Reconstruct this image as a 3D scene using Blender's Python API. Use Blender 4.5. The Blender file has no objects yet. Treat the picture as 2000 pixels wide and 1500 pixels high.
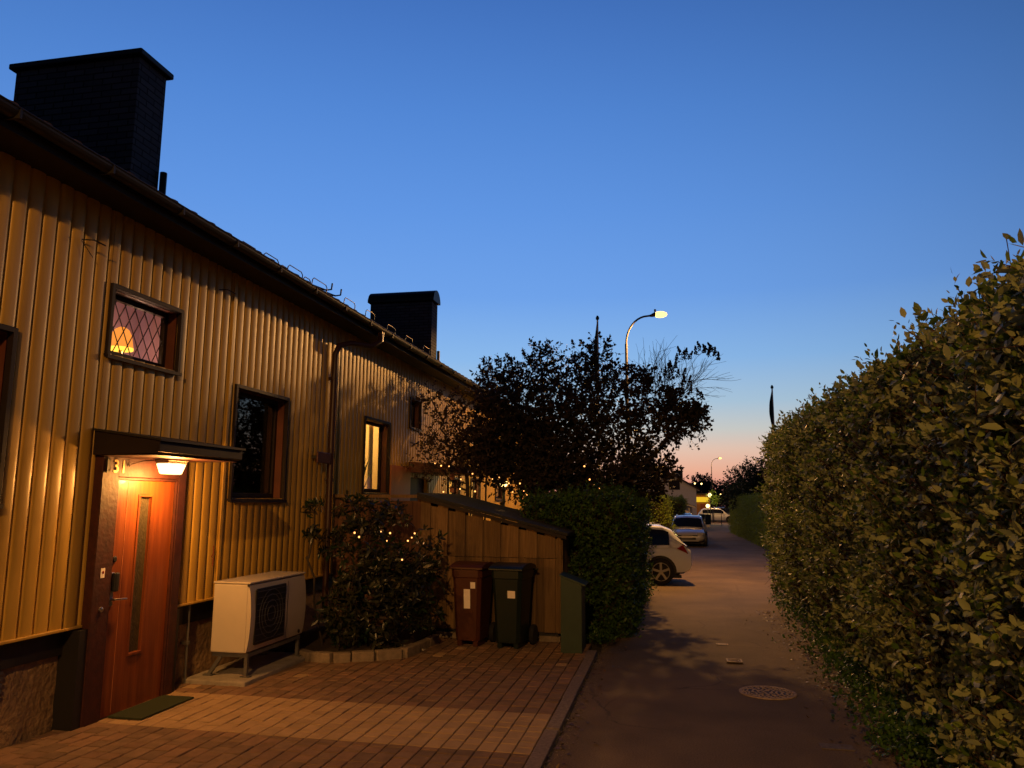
import bpy, math, random
import numpy as np
from mathutils import Vector, Matrix

# ------------------------------------------------------------------ camera, world, exposure
scn = bpy.context.scene
COL = scn.collection
R_ = Vector((0.97984, 0.199696, 0.005932)); U_ = Vector((0.024247, -0.148337, 0.98864)); F_ = Vector((-0.198307, 0.968565, 0.150189))
cd = bpy.data.cameras.new('camera'); cam = bpy.data.objects.new('camera', cd); COL.objects.link(cam)
cd.sensor_width = 36; cd.lens = 27; cd.clip_start = .05; cd.clip_end = 3000
M = Matrix.Identity(4)
for i in range(3):
    M[i][0] = R_[i]; M[i][1] = U_[i]; M[i][2] = -F_[i]
M[0][3], M[1][3], M[2][3] = 0, 0, 1.85
cam.matrix_world = M
scn.camera = cam
scn.view_settings.view_transform = 'Standard'; scn.view_settings.look = 'None'
scn.view_settings.exposure = 0; scn.view_settings.gamma = 1
scn.render.resolution_x = 1024; scn.render.resolution_y = 768
scn.cycles.max_bounces = 6; scn.cycles.transparent_max_bounces = 12
scn.cycles.sample_clamp_indirect = 4


def srgb(r, g, b):
    f = lambda c: ((c / 255 + .055) / 1.055) ** 2.4 if c > 10 else c / 255 / 12.92
    return (f(r), f(g), f(b), 1)


def make_world():
    w = bpy.data.worlds.new('World'); scn.world = w; w.use_nodes = True
    nt = w.node_tree; N = nt.nodes; Lk = nt.links; N.clear()
    out = N.new('ShaderNodeOutputWorld'); bg = N.new('ShaderNodeBackground'); Lk.new(bg.outputs[0], out.inputs[0])
    tc = N.new('ShaderNodeTexCoord'); sep = N.new('ShaderNodeSeparateXYZ'); Lk.new(tc.outputs['Generated'], sep.inputs[0])
    ramp = N.new('ShaderNodeValToRGB'); Lk.new(sep.outputs['Z'], ramp.inputs[0])
    cr = ramp.color_ramp
    stops = [(0.0, (206, 120, 112)), (.018, (232, 152, 130)), (.04, (240, 180, 152)), (.065, (232, 198, 178)), (.09, (205, 206, 202)),
             (.125, (172, 200, 222)), (.18, (140, 186, 236)), (.26, (112, 164, 236)), (.36, (98, 152, 230)), (.47, (84, 138, 218)),
             (.58, (70, 120, 200)), (.7, (40, 78, 150)), (.85, (20, 42, 90)), (1.0, (14, 30, 66))]
    while len(cr.elements) < len(stops): cr.elements.new(.5)
    for e, (p, c) in zip(cr.elements, stops): e.position = p; e.color = srgb(*c)
    # the eastern half of a dusk sky, behind the camera, is much darker; the glow sits left of the street
    dotn = N.new('ShaderNodeVectorMath'); dotn.operation = 'DOT_PRODUCT'; dotn.inputs[1].default_value = (-.42, .9, 0.0)
    Lk.new(tc.outputs['Generated'], dotn.inputs[0])
    mr = N.new('ShaderNodeMapRange'); mr.interpolation_type = 'SMOOTHSTEP'
    mr.inputs['From Min'].default_value = .05; mr.inputs['From Max'].default_value = 1.02
    mr.inputs['To Min'].default_value = .07; mr.inputs['To Max'].default_value = 1.0
    Lk.new(dotn.outputs['Value'], mr.inputs['Value'])
    # a dim, bluer tone away from the glow
    mul = N.new('ShaderNodeMix'); mul.data_type = 'RGBA'; mul.blend_type = 'MULTIPLY'; mul.inputs['Factor'].default_value = 1
    Lk.new(ramp.outputs[0], mul.inputs[6]); Lk.new(mr.outputs[0], mul.inputs[7])
    Lk.new(mul.outputs[2], bg.inputs['Color']); bg.inputs['Strength'].default_value = 1.0


make_world()

# ------------------------------------------------------------------ materials
def mat(name, col, rough=.7, metal=0, noise=0, nscale=8, bump=0, bscale=40, emit=None, estr=0, spec=.5, stretch=(1, 1, 1), col2=None, island=0, coat=0, transl=0):
    m = bpy.data.materials.new(name); m.use_nodes = True
    nt = m.node_tree; N = nt.nodes; Lk = nt.links
    b = N['Principled BSDF']
    b.inputs['Base Color'].default_value = (*col[:3], 1)
    b.inputs['Roughness'].default_value = rough; b.inputs['Metallic'].default_value = metal
    b.inputs['Specular IOR Level'].default_value = spec
    b.inputs['Coat Weight'].default_value = coat
    if emit: b.inputs['Emission Color'].default_value = (*emit[:3], 1); b.inputs['Emission Strength'].default_value = estr
    tc = N.new('ShaderNodeTexCoord'); mp = N.new('ShaderNodeMapping'); mp.inputs['Scale'].default_value = stretch
    Lk.new(tc.outputs['Object'], mp.inputs[0])
    src = None
    if noise or col2:
        n = N.new('ShaderNodeTexNoise'); n.inputs['Scale'].default_value = nscale; n.inputs['Detail'].default_value = 6; n.inputs['Roughness'].default_value = .6
        Lk.new(mp.outputs[0], n.inputs['Vector'])
        r = N.new('ShaderNodeValToRGB'); r.color_ramp.elements[0].position = .3; r.color_ramp.elements[1].position = .7
        c2 = col2 if col2 else tuple(min(1, c * (1 + noise)) for c in col[:3]); c1 = col if col2 else tuple(c * (1 - noise) for c in col[:3])
        r.color_ramp.elements[0].color = (*c1[:3], 1); r.color_ramp.elements[1].color = (*c2[:3], 1)
        Lk.new(n.outputs['Fac'], r.inputs[0]); src = r.outputs[0]
    if island:
        g = N.new('ShaderNodeNewGeometry'); mr = N.new('ShaderNodeMapRange'); mr.inputs['To Min'].default_value = 1 - island; mr.inputs['To Max'].default_value = 1 + island
        Lk.new(g.outputs['Random Per Island'], mr.inputs['Value'])
        mx = N.new('ShaderNodeMix'); mx.data_type = 'RGBA'; mx.blend_type = 'MULTIPLY'; mx.inputs['Factor'].default_value = 1
        if src: Lk.new(src, mx.inputs[6])
        else: mx.inputs[6].default_value = (*col[:3], 1)
        Lk.new(mr.outputs[0], mx.inputs[7]); src = mx.outputs[2]
    if src: Lk.new(src, b.inputs['Base Color'])
    if bump:
        n = N.new('ShaderNodeTexNoise'); n.inputs['Scale'].default_value = bscale; n.inputs['Detail'].default_value = 5
        Lk.new(mp.outputs[0], n.inputs['Vector'])
        bp = N.new('ShaderNodeBump'); bp.inputs['Strength'].default_value = bump; bp.inputs['Distance'].default_value = .02
        Lk.new(n.outputs['Fac'], bp.inputs['Height']); Lk.new(bp.outputs[0], b.inputs['Normal'])
    return m


def leafmat(name, cols, under=None, rough=.45, transl=.25, spec=.4):
    """leaf colours vary leaf by leaf; undersides are paler"""
    m = bpy.data.materials.new(name); m.use_nodes = True
    nt = m.node_tree; N = nt.nodes; Lk = nt.links
    b = N['Principled BSDF']; out = N['Material Output']
    g = N.new('ShaderNodeNewGeometry'); r = N.new('ShaderNodeValToRGB'); Lk.new(g.outputs['Random Per Island'], r.inputs[0])
    cr = r.color_ramp
    while len(cr.elements) < len(cols): cr.elements.new(.5)
    for i, (e, c) in enumerate(zip(cr.elements, cols)): e.position = i / max(1, len(cols) - 1); e.color = (*c, 1)
    src = r.outputs[0]
    if under:
        mx = N.new('ShaderNodeMix'); mx.data_type = 'RGBA'; Lk.new(g.outputs['Backfacing'], mx.inputs['Factor'])
        Lk.new(src, mx.inputs[6]); mx.inputs[7].default_value = (*under, 1); src = mx.outputs[2]
    Lk.new(src, b.inputs['Base Color']); b.inputs['Roughness'].default_value = rough; b.inputs['Specular IOR Level'].default_value = spec
    t = N.new('ShaderNodeBsdfTranslucent'); Lk.new(src, t.inputs['Color'])
    ms = N.new('ShaderNodeMixShader'); ms.inputs[0].default_value = transl
    Lk.new(b.outputs[0], ms.inputs[1]); Lk.new(t.outputs[0], ms.inputs[2]); Lk.new(ms.outputs[0], out.inputs[0])
    return m


def glassmat(name, tint=(1, 1, 1), refl=.0):
    m = bpy.data.materials.new(name); m.use_nodes = True
    nt = m.node_tree; N = nt.nodes; Lk = nt.links; N.clear()
    out = N.new('ShaderNodeOutputMaterial'); tr = N.new('ShaderNodeBsdfTransparent'); tr.inputs[0].default_value = (*tint, 1)
    gl = N.new('ShaderNodeBsdfGlossy'); gl.inputs['Roughness'].default_value = .02
    fr = N.new('ShaderNodeFresnel'); fr.inputs[0].default_value = 1.5
    ad = N.new('ShaderNodeMath'); ad.operation = 'ADD'; ad.inputs[1].default_value = refl; Lk.new(fr.outputs[0], ad.inputs[0])
    mx = N.new('ShaderNodeMixShader'); gg = N.new('ShaderNodeNewGeometry'); sb = N.new('ShaderNodeMath'); sb.operation = 'SUBTRACT'; sb.inputs[0].default_value = 1; Lk.new(gg.outputs['Backfacing'], sb.inputs[1]); mu = N.new('ShaderNodeMath'); mu.operation = 'MULTIPLY'; Lk.new(ad.outputs[0], mu.inputs[0]); Lk.new(sb.outputs[0], mu.inputs[1]); mu.use_clamp = True; Lk.new(mu.outputs[0], mx.inputs[0]); Lk.new(tr.outputs[0], mx.inputs[1]); Lk.new(gl.outputs[0], mx.inputs[2])
    Lk.new(mx.outputs[0], out.inputs[0]); return m


def emitmat(name, col, s):
    m = bpy.data.materials.new(name); m.use_nodes = True
    nt = m.node_tree; N = nt.nodes; N.clear()
    out = N.new('ShaderNodeOutputMaterial'); e = N.new('ShaderNodeEmission'); e.inputs[0].default_value = (*col, 1); e.inputs[1].default_value = s
    nt.links.new(e.outputs[0], out.inputs[0]); return m


def brickmat(name, c1, c2, mortar, bw=.25, bh=.075, rough=.9):
    """bricks laid over both upright faces of a chimney: u runs along x or y, v along z"""
    m = bpy.data.materials.new(name); m.use_nodes = True
    nt = m.node_tree; N = nt.nodes; Lk = nt.links; b = N['Principled BSDF']
    tc = N.new('ShaderNodeTexCoord'); sp = N.new('ShaderNodeSeparateXYZ'); Lk.new(tc.outputs['Object'], sp.inputs[0])
    ad = N.new('ShaderNodeMath'); ad.operation = 'ADD'; Lk.new(sp.outputs[0], ad.inputs[0]); Lk.new(sp.outputs[1], ad.inputs[1])
    cb = N.new('ShaderNodeCombineXYZ'); Lk.new(ad.outputs[0], cb.inputs[0]); Lk.new(sp.outputs[2], cb.inputs[1])
    br = N.new('ShaderNodeTexBrick'); br.inputs['Scale'].default_value = 1; br.inputs['Brick Width'].default_value = bw; br.inputs['Row Height'].default_value = bh
    br.inputs['Mortar Size'].default_value = .008; br.inputs['Color1'].default_value = (*c1, 1); br.inputs['Color2'].default_value = (*c2, 1); br.inputs['Mortar'].default_value = (*mortar, 1)
    Lk.new(cb.outputs[0], br.inputs['Vector']); Lk.new(br.outputs['Color'], b.inputs['Base Color']); b.inputs['Roughness'].default_value = rough
    bp = N.new('ShaderNodeBump'); bp.inputs['Strength'].default_value = .9; bp.inputs['Distance'].default_value = .01; bp.invert = True
    Lk.new(br.outputs['Fac'], bp.inputs['Height']); Lk.new(bp.outputs[0], b.inputs['Normal']); return m


def woodmat(name, c1, c2, scale=6, rough=.7, axis='Z', bump=.15, coat=0, island=0.0):
    st = {'Z': (6, 6, .35), 'Y': (6, .35, 6), 'X': (.35, 6, 6)}[axis]
    return mat(name, c1, rough=rough, nscale=scale, col2=c2, stretch=st, bump=bump, bscale=20, coat=coat, island=island)


def lin(r, g, b): return srgb(r, g, b)[:3]


def cladmat():
    """ochre enamelled sheet steel: faint runs of dirt, slight waviness"""
    m = bpy.data.materials.new('ochre_steel'); m.use_nodes = True
    nt = m.node_tree; N = nt.nodes; Lk = nt.links; b = N['Principled BSDF']
    tc = N.new('ShaderNodeTexCoord')
    def noise(scale, st):
        mp = N.new('ShaderNodeMapping'); mp.inputs['Scale'].default_value = st; Lk.new(tc.outputs['Object'], mp.inputs[0])
        n = N.new('ShaderNodeTexNoise'); n.inputs['Scale'].default_value = scale; n.inputs['Detail'].default_value = 5; Lk.new(mp.outputs[0], n.inputs['Vector']); return n
    a = noise(3, (1, 3, .25)); c = noise(1.1, (1, 1, 1))
    mix = N.new('ShaderNodeMath'); mix.operation = 'MULTIPLY_ADD'; Lk.new(a.outputs['Fac'], mix.inputs[0]); mix.inputs[1].default_value = .6
    h = N.new('ShaderNodeMath'); h.operation = 'MULTIPLY'; h.inputs[1].default_value = .4; Lk.new(c.outputs['Fac'], h.inputs[0]); Lk.new(h.outputs[0], mix.inputs[2])
    r = N.new('ShaderNodeValToRGB'); r.color_ramp.elements[0].position = .32; r.color_ramp.elements[1].position = .62
    r.color_ramp.elements[0].color = (.40, .24, .035, 1); r.color_ramp.elements[1].color = (.56, .355, .062, 1)
    Lk.new(mix.outputs[0], r.inputs[0]); Lk.new(r.outputs[0], b.inputs['Base Color'])
    b.inputs['Roughness'].default_value = .42; b.inputs['Specular IOR Level'].default_value = .45
    bp = N.new('ShaderNodeBump'); bp.inputs['Strength'].default_value = .12; bp.inputs['Distance'].default_value = .03
    Lk.new(noise(2.5, (1, 1.5, .4)).outputs['Fac'], bp.inputs['Height']); Lk.new(bp.outputs[0], b.inputs['Normal'])
    return m


MT = dict(
    clad=cladmat(),
    plinth=mat('plinth_render', (.27, .18, .10), .95, noise=.3, nscale=14, bump=1.0, bscale=22),
    black=mat('black_paint', (.012, .011, .011), .6),
    frame=mat('brown_black_paint', (.014, .008, .007), .6, noise=.2, spec=.3),
    reveal=mat('red_brown_paint', (.10, .028, .014), .5, noise=.25, nscale=6),
    doorframe=mat('door_frame_paint', (.050, .010, .005), .62, noise=.35, nscale=12, bump=.2, bscale=30),
    doorwood=woodmat('varnished_door_wood', (.13, .028, .005), (.27, .068, .010), 3.5, .5, 'Z', .12, coat=.08),
    steel=mat('brushed_steel', (.55, .55, .55), .3, 1.0),
    darksteel=mat('dark_metal', (.03, .03, .03), .45, .3),
    gutter=mat('dark_gutter_steel', (.010, .008, .007), .6, 0),
    pipe=mat('dark_red_pipe_paint', (.035, .013, .010), .45),
    tile=mat('roof_tile_clay', (.06, .038, .030), .85, noise=.35, nscale=5, bump=.4),
    soffit=mat('soffit_boards', (.022, .015, .012), .7, noise=.2),
    brick=brickmat('black_brick', (.060, .068, .092), (.10, .11, .14), (.014, .014, .018)),
    capm=mat('chimney_sheet_metal', (.015, .015, .017), .5, .3),
    glass=glassmat('window_glass'),
    darkglass=glassmat('dark_window_glass', (.35, .38, .4), .10),
    plaster=mat('lavender_plaster', (.40, .27, .34), .9, noise=.06),
    plasterw=mat('warm_plaster', (.62, .50, .30), .9, noise=.08),
    darkroom=mat('unlit_room', (.04, .03, .028), .9),
    lead=mat('lead_strip', (.04, .035, .045), .6),
    white=mat('white_enamel', (.56, .50, .42), .42, noise=.04, nscale=4),
    grille=mat('fan_grille_plastic', (.012, .012, .014), .5),
    wire=mat('coated_wire', (.10, .10, .105), .5),
    galv=mat('galvanised_steel', (.20, .20, .20), .5, .7, noise=.2),
    concrete=mat('concrete', (.30, .27, .23), .95, noise=.25, nscale=7, bump=.5, bscale=60),
    mat_=mat('green_doormat_fibre', (.045, .06, .022), 1, noise=.3, nscale=120, bump=1, bscale=220),
    soil=mat('soil', (.035, .024, .016), 1, noise=.5, nscale=18, bump=1, bscale=40),
    binred=mat('red_brown_bin_plastic', (.072, .021, .009), .5, noise=.1),
    bingreen=mat('dark_green_bin_plastic', (.008, .017, .013), .42),
    sticker=mat('white_sticker', (.9, .85, .78), .6, noise=.06, nscale=30),
    boxgreen=mat('green_cabinet_paint', (.028, .055, .036), .5, noise=.15),
    shed=woodmat('shed_boards', (.105, .062, .026), (.215, .135, .06), 6, .9, 'Z', .35, island=.35),
    felt=mat('roofing_felt', (.018, .019, .023), .85, noise=.25, nscale=20, bump=.3, bscale=120),
    fence=woodmat('brown_fence_boards', (.09, .04, .022), (.15, .07, .035), 5, .85, 'Z', .2, island=.15),
    stone=mat('edging_stone', (.24, .19, .14), .95, noise=.3, nscale=10, bump=.5, bscale=50),
    kerb=mat('granite_kerb', (.20, .155, .14), .9, noise=.35, nscale=35, bump=.5, bscale=80),
    paver=mat('dark_paver', (.20, .125, .075), .9, noise=.22, nscale=9, bump=.4, bscale=90, island=.2),
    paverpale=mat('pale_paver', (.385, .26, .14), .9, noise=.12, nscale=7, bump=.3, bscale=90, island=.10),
    paverred=mat('red_paver', (.23, .135, .08), .9, noise=.18, nscale=9, bump=.4, bscale=90, island=.16),
    joint=mat('paver_joint_sand', (.045, .03, .02), 1, bump=.5),
    iron=mat('worn_cast_iron', (.36, .27, .19), .75, 0, noise=.3, nscale=20),
    irond=mat('dark_cast_iron', (.06, .045, .035), .7, .2),
    bark=mat('bark', (.045, .034, .026), .95, noise=.3, bump=.5),
    twig=mat('red_twig', (.075, .036, .024), .8, noise=.3),
    hedge=leafmat('olive_hedge_leaf', [(.040, .085, .012), (.13, .20, .030), (.07, .13, .018), (.26, .34, .055), (.12, .19, .030), (.035, .075, .012), (.60, .58, .20)], under=(.28, .31, .12), rough=.52, transl=.3),  # last, palest tone paints highlights on a few leaves
    hedgecore=mat('hedge_shade_core', (.016, .012, .008), 1, noise=.4, nscale=9, bump=1, bscale=18),  # near-black colour stands in for the shade inside a hedge
    clip=leafmat('clipped_hedge_leaf', [(.16, .26, .02), (.26, .36, .035), (.13, .20, .02)], rough=.6),
    green=leafmat('green_hedge_leaf', [(.036, .085, .012), (.065, .15, .018), (.026, .058, .010)], rough=.5),
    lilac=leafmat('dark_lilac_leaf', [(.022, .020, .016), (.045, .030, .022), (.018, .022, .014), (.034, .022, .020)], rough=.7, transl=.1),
    copper=leafmat('copper_shrub_leaf', [(.050, .030, .020), (.085, .05, .03), (.03, .028, .016)], rough=.6, transl=.12),
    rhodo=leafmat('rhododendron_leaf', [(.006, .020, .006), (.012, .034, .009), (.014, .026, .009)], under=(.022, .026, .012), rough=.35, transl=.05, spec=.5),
    fir=leafmat('tree_leaf', [(.02, .04, .018), (.035, .06, .026), (.015, .028, .014)], rough=.7),
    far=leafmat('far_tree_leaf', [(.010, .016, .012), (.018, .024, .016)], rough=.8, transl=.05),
    plum=leafmat('dark_red_tree_leaf', [(.022, .012, .014), (.035, .018, .018), (.012, .010, .012)], rough=.8, transl=.05),
    blossom=mat('dark_lilac_blossom', (.030, .018, .028), .9, noise=.4, nscale=40),
    carwhite=mat('white_car_paint', (.70, .75, .88), .22, coat=.6),
    carsilver=mat('silver_car_paint', (.55, .54, .52), .3, .25, coat=.5),
    cargrey=mat('grey_car_paint', (.2, .22, .25), .25, .4, coat=.5),
    carglass=mat('car_glass', (.010, .011, .014), .08, spec=.6),
    rubber=mat('tyre_rubber', (.012, .012, .012), .85),
    alloy=mat('alloy_rim', (.45, .45, .46), .3, .9),
    redlens=mat('red_lens', (.22, .008, .010), .2),
    lens=mat('clear_lens', (.5, .5, .52), .15, .3),
    chrome=mat('bright_trim', (.6, .6, .6), .2, 1),
    platew=mat('number_plate', (.6, .55, .45), .5),
    pole=mat('lamp_pole_paint', (.030, .026, .026), .7),
    flag=mat('pennant_cloth', (.02, .05, .055), .9),
    housew=mat('pale_wall_render', (.78, .78, .84), .9, noise=.05),
    trimw=mat('pale_fascia', (.55, .53, .52), .7),
    asphalt=mat('asphalt', (.135, .092, .050), .88, noise=.18, nscale=1.2, bump=.35, bscale=160),
    ground=mat('ground_soil', (.035, .032, .018), 1, noise=.4, nscale=3, bump=.6),
    number=mat('brass_number', (.62, .42, .18), .35, .6),
    orange=woodmat('varnished_panel', (.30, .10, .03), (.42, .15, .05), 4, .5, 'Z', .1),
)
NA = (1.0, .47, .12)     # sodium lamp light
WARM = (1.0, .42, .09)
MT['lampglow'] = emitmat('sodium_lamp_glow', (1.0, .50, .12), 4)
MT['porchglow'] = emitmat('porch_lamp_glow', (1.0, .62, .22), 5)
MT['bulbglow'] = emitmat('fairy_bulb_glow', (1.0, .40, .10), 3.2)
MT['shadeglow'] = emitmat('lamp_shade_glow', (1.0, .30, .035), 1.15)
MT['shaderim'] = emitmat('lamp_shade_rim_glow', (1.0, .5, .05), 2.2)
MT['farglow'] = emitmat('far_lamp_glow', (1.0, .70, .22), 5)
MT['litfrontglow'] = emitmat('lamplit_front_emission', (1.0, .60, .03), .85)  # lamplight on a wall, given as emission


def asphalt_detail():
    m = MT['asphalt']; nt = m.node_tree; N = nt.nodes; Lk = nt.links; b = N['Principled BSDF']
    tc = N.new('ShaderNodeTexCoord'); n = N.new('ShaderNodeTexNoise'); n.inputs['Scale'].default_value = 90; n.inputs['Detail'].default_value = 2
    Lk.new(tc.outputs['Object'], n.inputs['Vector'])
    old = b.inputs['Base Color'].links[0].from_socket
    mr = N.new('ShaderNodeMapRange'); mr.inputs['From Min'].default_value = .35; mr.inputs['From Max'].default_value = .7; mr.inputs['To Min'].default_value = .72; mr.inputs['To Max'].default_value = 1.5
    Lk.new(n.outputs['Fac'], mr.inputs['Value'])
    mx = N.new('ShaderNodeMix'); mx.data_type = 'RGBA'; mx.blend_type = 'MULTIPLY'; mx.inputs['Factor'].default_value = 1
    Lk.new(old, mx.inputs[6]); Lk.new(mr.outputs[0], mx.inputs[7]); Lk.new(mx.outputs[2], b.inputs['Base Color'])


asphalt_detail()


def asphalt_wear():
    m = MT['asphalt']; nt = m.node_tree; N = nt.nodes; Lk = nt.links; b = N['Principled BSDF']
    tc = N.new('ShaderNodeTexCoord'); old = b.inputs['Base Color'].links[0].from_socket
    n = N.new('ShaderNodeTexNoise'); n.inputs['Scale'].default_value = .55; n.inputs['Detail'].default_value = 5; n.inputs['Distortion'].default_value = .6; Lk.new(tc.outputs['Object'], n.inputs['Vector'])
    mr = N.new('ShaderNodeMapRange'); mr.inputs['From Min'].default_value = .3; mr.inputs['From Max'].default_value = .7; mr.inputs['To Min'].default_value = .66; mr.inputs['To Max'].default_value = 1.25; Lk.new(n.outputs['Fac'], mr.inputs['Value'])
    n2 = N.new('ShaderNodeTexNoise'); n2.inputs['Scale'].default_value = 2.2; n2.inputs['Detail'].default_value = 4; Lk.new(tc.outputs['Object'], n2.inputs['Vector'])
    av = N.new('ShaderNodeMix'); av.data_type = 'VECTOR'; av.inputs['Factor'].default_value = .22; Lk.new(tc.outputs['Object'], av.inputs[4]); Lk.new(n2.outputs['Color'], av.inputs[5])
    v = N.new('ShaderNodeTexVoronoi'); v.feature = 'DISTANCE_TO_EDGE'; v.inputs['Scale'].default_value = .75; Lk.new(av.outputs[1], v.inputs['Vector'])
    ck = N.new('ShaderNodeMapRange'); ck.inputs['From Min'].default_value = .0; ck.inputs['From Max'].default_value = .006; ck.inputs['To Min'].default_value = .45; ck.inputs['To Max'].default_value = 1; Lk.new(v.outputs['Distance'], ck.inputs['Value'])
    # cracks only show here and there
    gate = N.new('ShaderNodeMapRange'); gate.inputs['From Min'].default_value = .48; gate.inputs['From Max'].default_value = .56; Lk.new(n.outputs['Fac'], gate.inputs['Value'])
    cm = N.new('ShaderNodeMix'); cm.data_type = 'FLOAT'; Lk.new(gate.outputs[0], cm.inputs[0]); cm.inputs[2].default_value = 1; Lk.new(ck.outputs[0], cm.inputs[3])
    mu = N.new('ShaderNodeMath'); mu.operation = 'MULTIPLY'; Lk.new(mr.outputs[0], mu.inputs[0]); Lk.new(cm.outputs[0], mu.inputs[1])
    mx = N.new('ShaderNodeMix'); mx.data_type = 'RGBA'; mx.blend_type = 'MULTIPLY'; mx.inputs['Factor'].default_value = 1
    Lk.new(old, mx.inputs[6]); Lk.new(mu.outputs[0], mx.inputs[7]); Lk.new(mx.outputs[2], b.inputs['Base Color'])


asphalt_wear()


# ------------------------------------------------------------------ mesh helpers
def gz(y):
    P = [(-50, 0), (9, 0), (20, -.18), (38, -.30), (100, -.55), (400, -1.0)]
    for (a, za), (b, zb) in zip(P, P[1:]):
        if y <= b: return za + (zb - za) * max(0, (y - a)) / (b - a)
    return -1.0


def tag(o, label=None, cat=None, group=None, kind=None):
    if label: o['label'] = label
    if cat: o['category'] = cat
    if group: o['group'] = group
    if kind: o['kind'] = kind
    return o


def thing(name, label, cat, loc=(0, 0, 0), rz=0, group=None):
    o = bpy.data.objects.new(name, None); COL.objects.link(o); o.location = loc; o.rotation_euler = (0, 0, rz); o.empty_display_size = .2
    return tag(o, label, cat, group)


class MB:
    def __init__(s): s.v = []; s.f = []; s.mi = []; s.cur = 0
    def add(s, vs, fs):
        n = len(s.v); s.v.extend([tuple(map(float, v)) for v in vs])
        for f in fs: s.f.append(tuple(i + n for i in f)); s.mi.append(s.cur)
        return s
    def box(s, x0, x1, y0, y1, z0, z1):
        return s.add([(x0, y0, z0), (x1, y0, z0), (x1, y1, z0), (x0, y1, z0), (x0, y0, z1), (x1, y0, z1), (x1, y1, z1), (x0, y1, z1)],
                     [(0, 3, 2, 1), (4, 5, 6, 7), (0, 1, 5, 4), (1, 2, 6, 5), (2, 3, 7, 6), (3, 0, 4, 7)])
    def obox(s, c, ax, ay, az):
        c = Vector(c); ax = Vector(ax); ay = Vector(ay); az = Vector(az)
        P = [c + ax * i + ay * j + az * k for k in (-1, 1) for i, j in ((-1, -1), (1, -1), (1, 1), (-1, 1))]
        return s.add(P, [(0, 3, 2, 1), (4, 5, 6, 7), (0, 1, 5, 4), (1, 2, 6, 5), (2, 3, 7, 6), (3, 0, 4, 7)])
    def bar(s, a, b, w, h):
        a = Vector(a); b = Vector(b); d = b - a; L = d.length; d.normalize()
        up = Vector((0, 0, 1)) if abs(d.z) < .95 else Vector((1, 0, 0))
        x = d.cross(up).normalized(); y = x.cross(d)
        return s.obox((a + b) / 2, d * L / 2, x * w / 2, y * h / 2)
    def tube(s, pts, r, n=8, caps=True):
        pts = [Vector(p) for p in pts]; rs = r if isinstance(r, (list, tuple)) else [r] * len(pts)
        rings = []; prev = None
        for i, p in enumerate(pts):
            d = (pts[min(i + 1, len(pts) - 1)] - pts[max(i - 1, 0)]).normalized()
            if prev is None:
                up = Vector((0, 0, 1)) if abs(d.z) < .9 else Vector((1, 0, 0)); x = d.cross(up).normalized()
            else: x = (prev - d * prev.dot(d)).normalized()
            prev = x; y = d.cross(x)
            rings.append([p + (x * math.cos(2 * math.pi * k / n) + y * math.sin(2 * math.pi * k / n)) * rs[i] for k in range(n)])
        vs = [v for rg in rings for v in rg]; fs = []
        for i in range(len(pts) - 1):
            for k in range(n):
                a = i * n + k; b = i * n + (k + 1) % n; fs.append((a, a + n, b + n, b))
        if caps: fs.append(tuple(range(n - 1, -1, -1))[::-1]); fs.append(tuple((len(pts) - 1) * n + k for k in range(n)))
        return s.add(vs, fs)
    def lathe(s, prof, c=(0, 0, 0), axis='Z', n=20):
        vs = []; fs = []
        for (r, h) in prof:
            for k in range(n):
                a = 2 * math.pi * k / n; x, y = r * math.cos(a), r * math.sin(a)
                p = {'Z': (x, y, h), 'Y': (x, h, y), 'X': (h, x, y)}[axis]; vs.append((p[0] + c[0], p[1] + c[1], p[2] + c[2]))
        for i in range(len(prof) - 1):
            for k in range(n):
                a = i * n + k; b = i * n + (k + 1) % n; fs.append((a, b, b + n, a + n))
        fs.append(tuple(range(n))); fs.append(tuple((len(prof) - 1) * n + k for k in range(n)))
        return s.add(vs, fs)
    def prism(s, poly, a0, a1, axis='X'):
        """extrude a 2d outline along an axis: X -> outline is (y,z); Y -> (x,z); Z -> (x,y)"""
        f = {'X': lambda p, t: (t, p[0], p[1]), 'Y': lambda p, t: (p[0], t, p[1]), 'Z': lambda p, t: (p[0], p[1], t)}[axis]
        n = len(poly); vs = [f(p, a0) for p in poly] + [f(p, a1) for p in poly]
        fs = [tuple(range(n))[::-1], tuple(range(n, 2 * n))] + [(i, (i + 1) % n, (i + 1) % n + n, i + n) for i in range(n)]
        return s.add(vs, fs)


def wloc(o):
    v = Vector((0, 0, 0))
    while o is not None: v += o.location; o = o.parent
    return v


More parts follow.
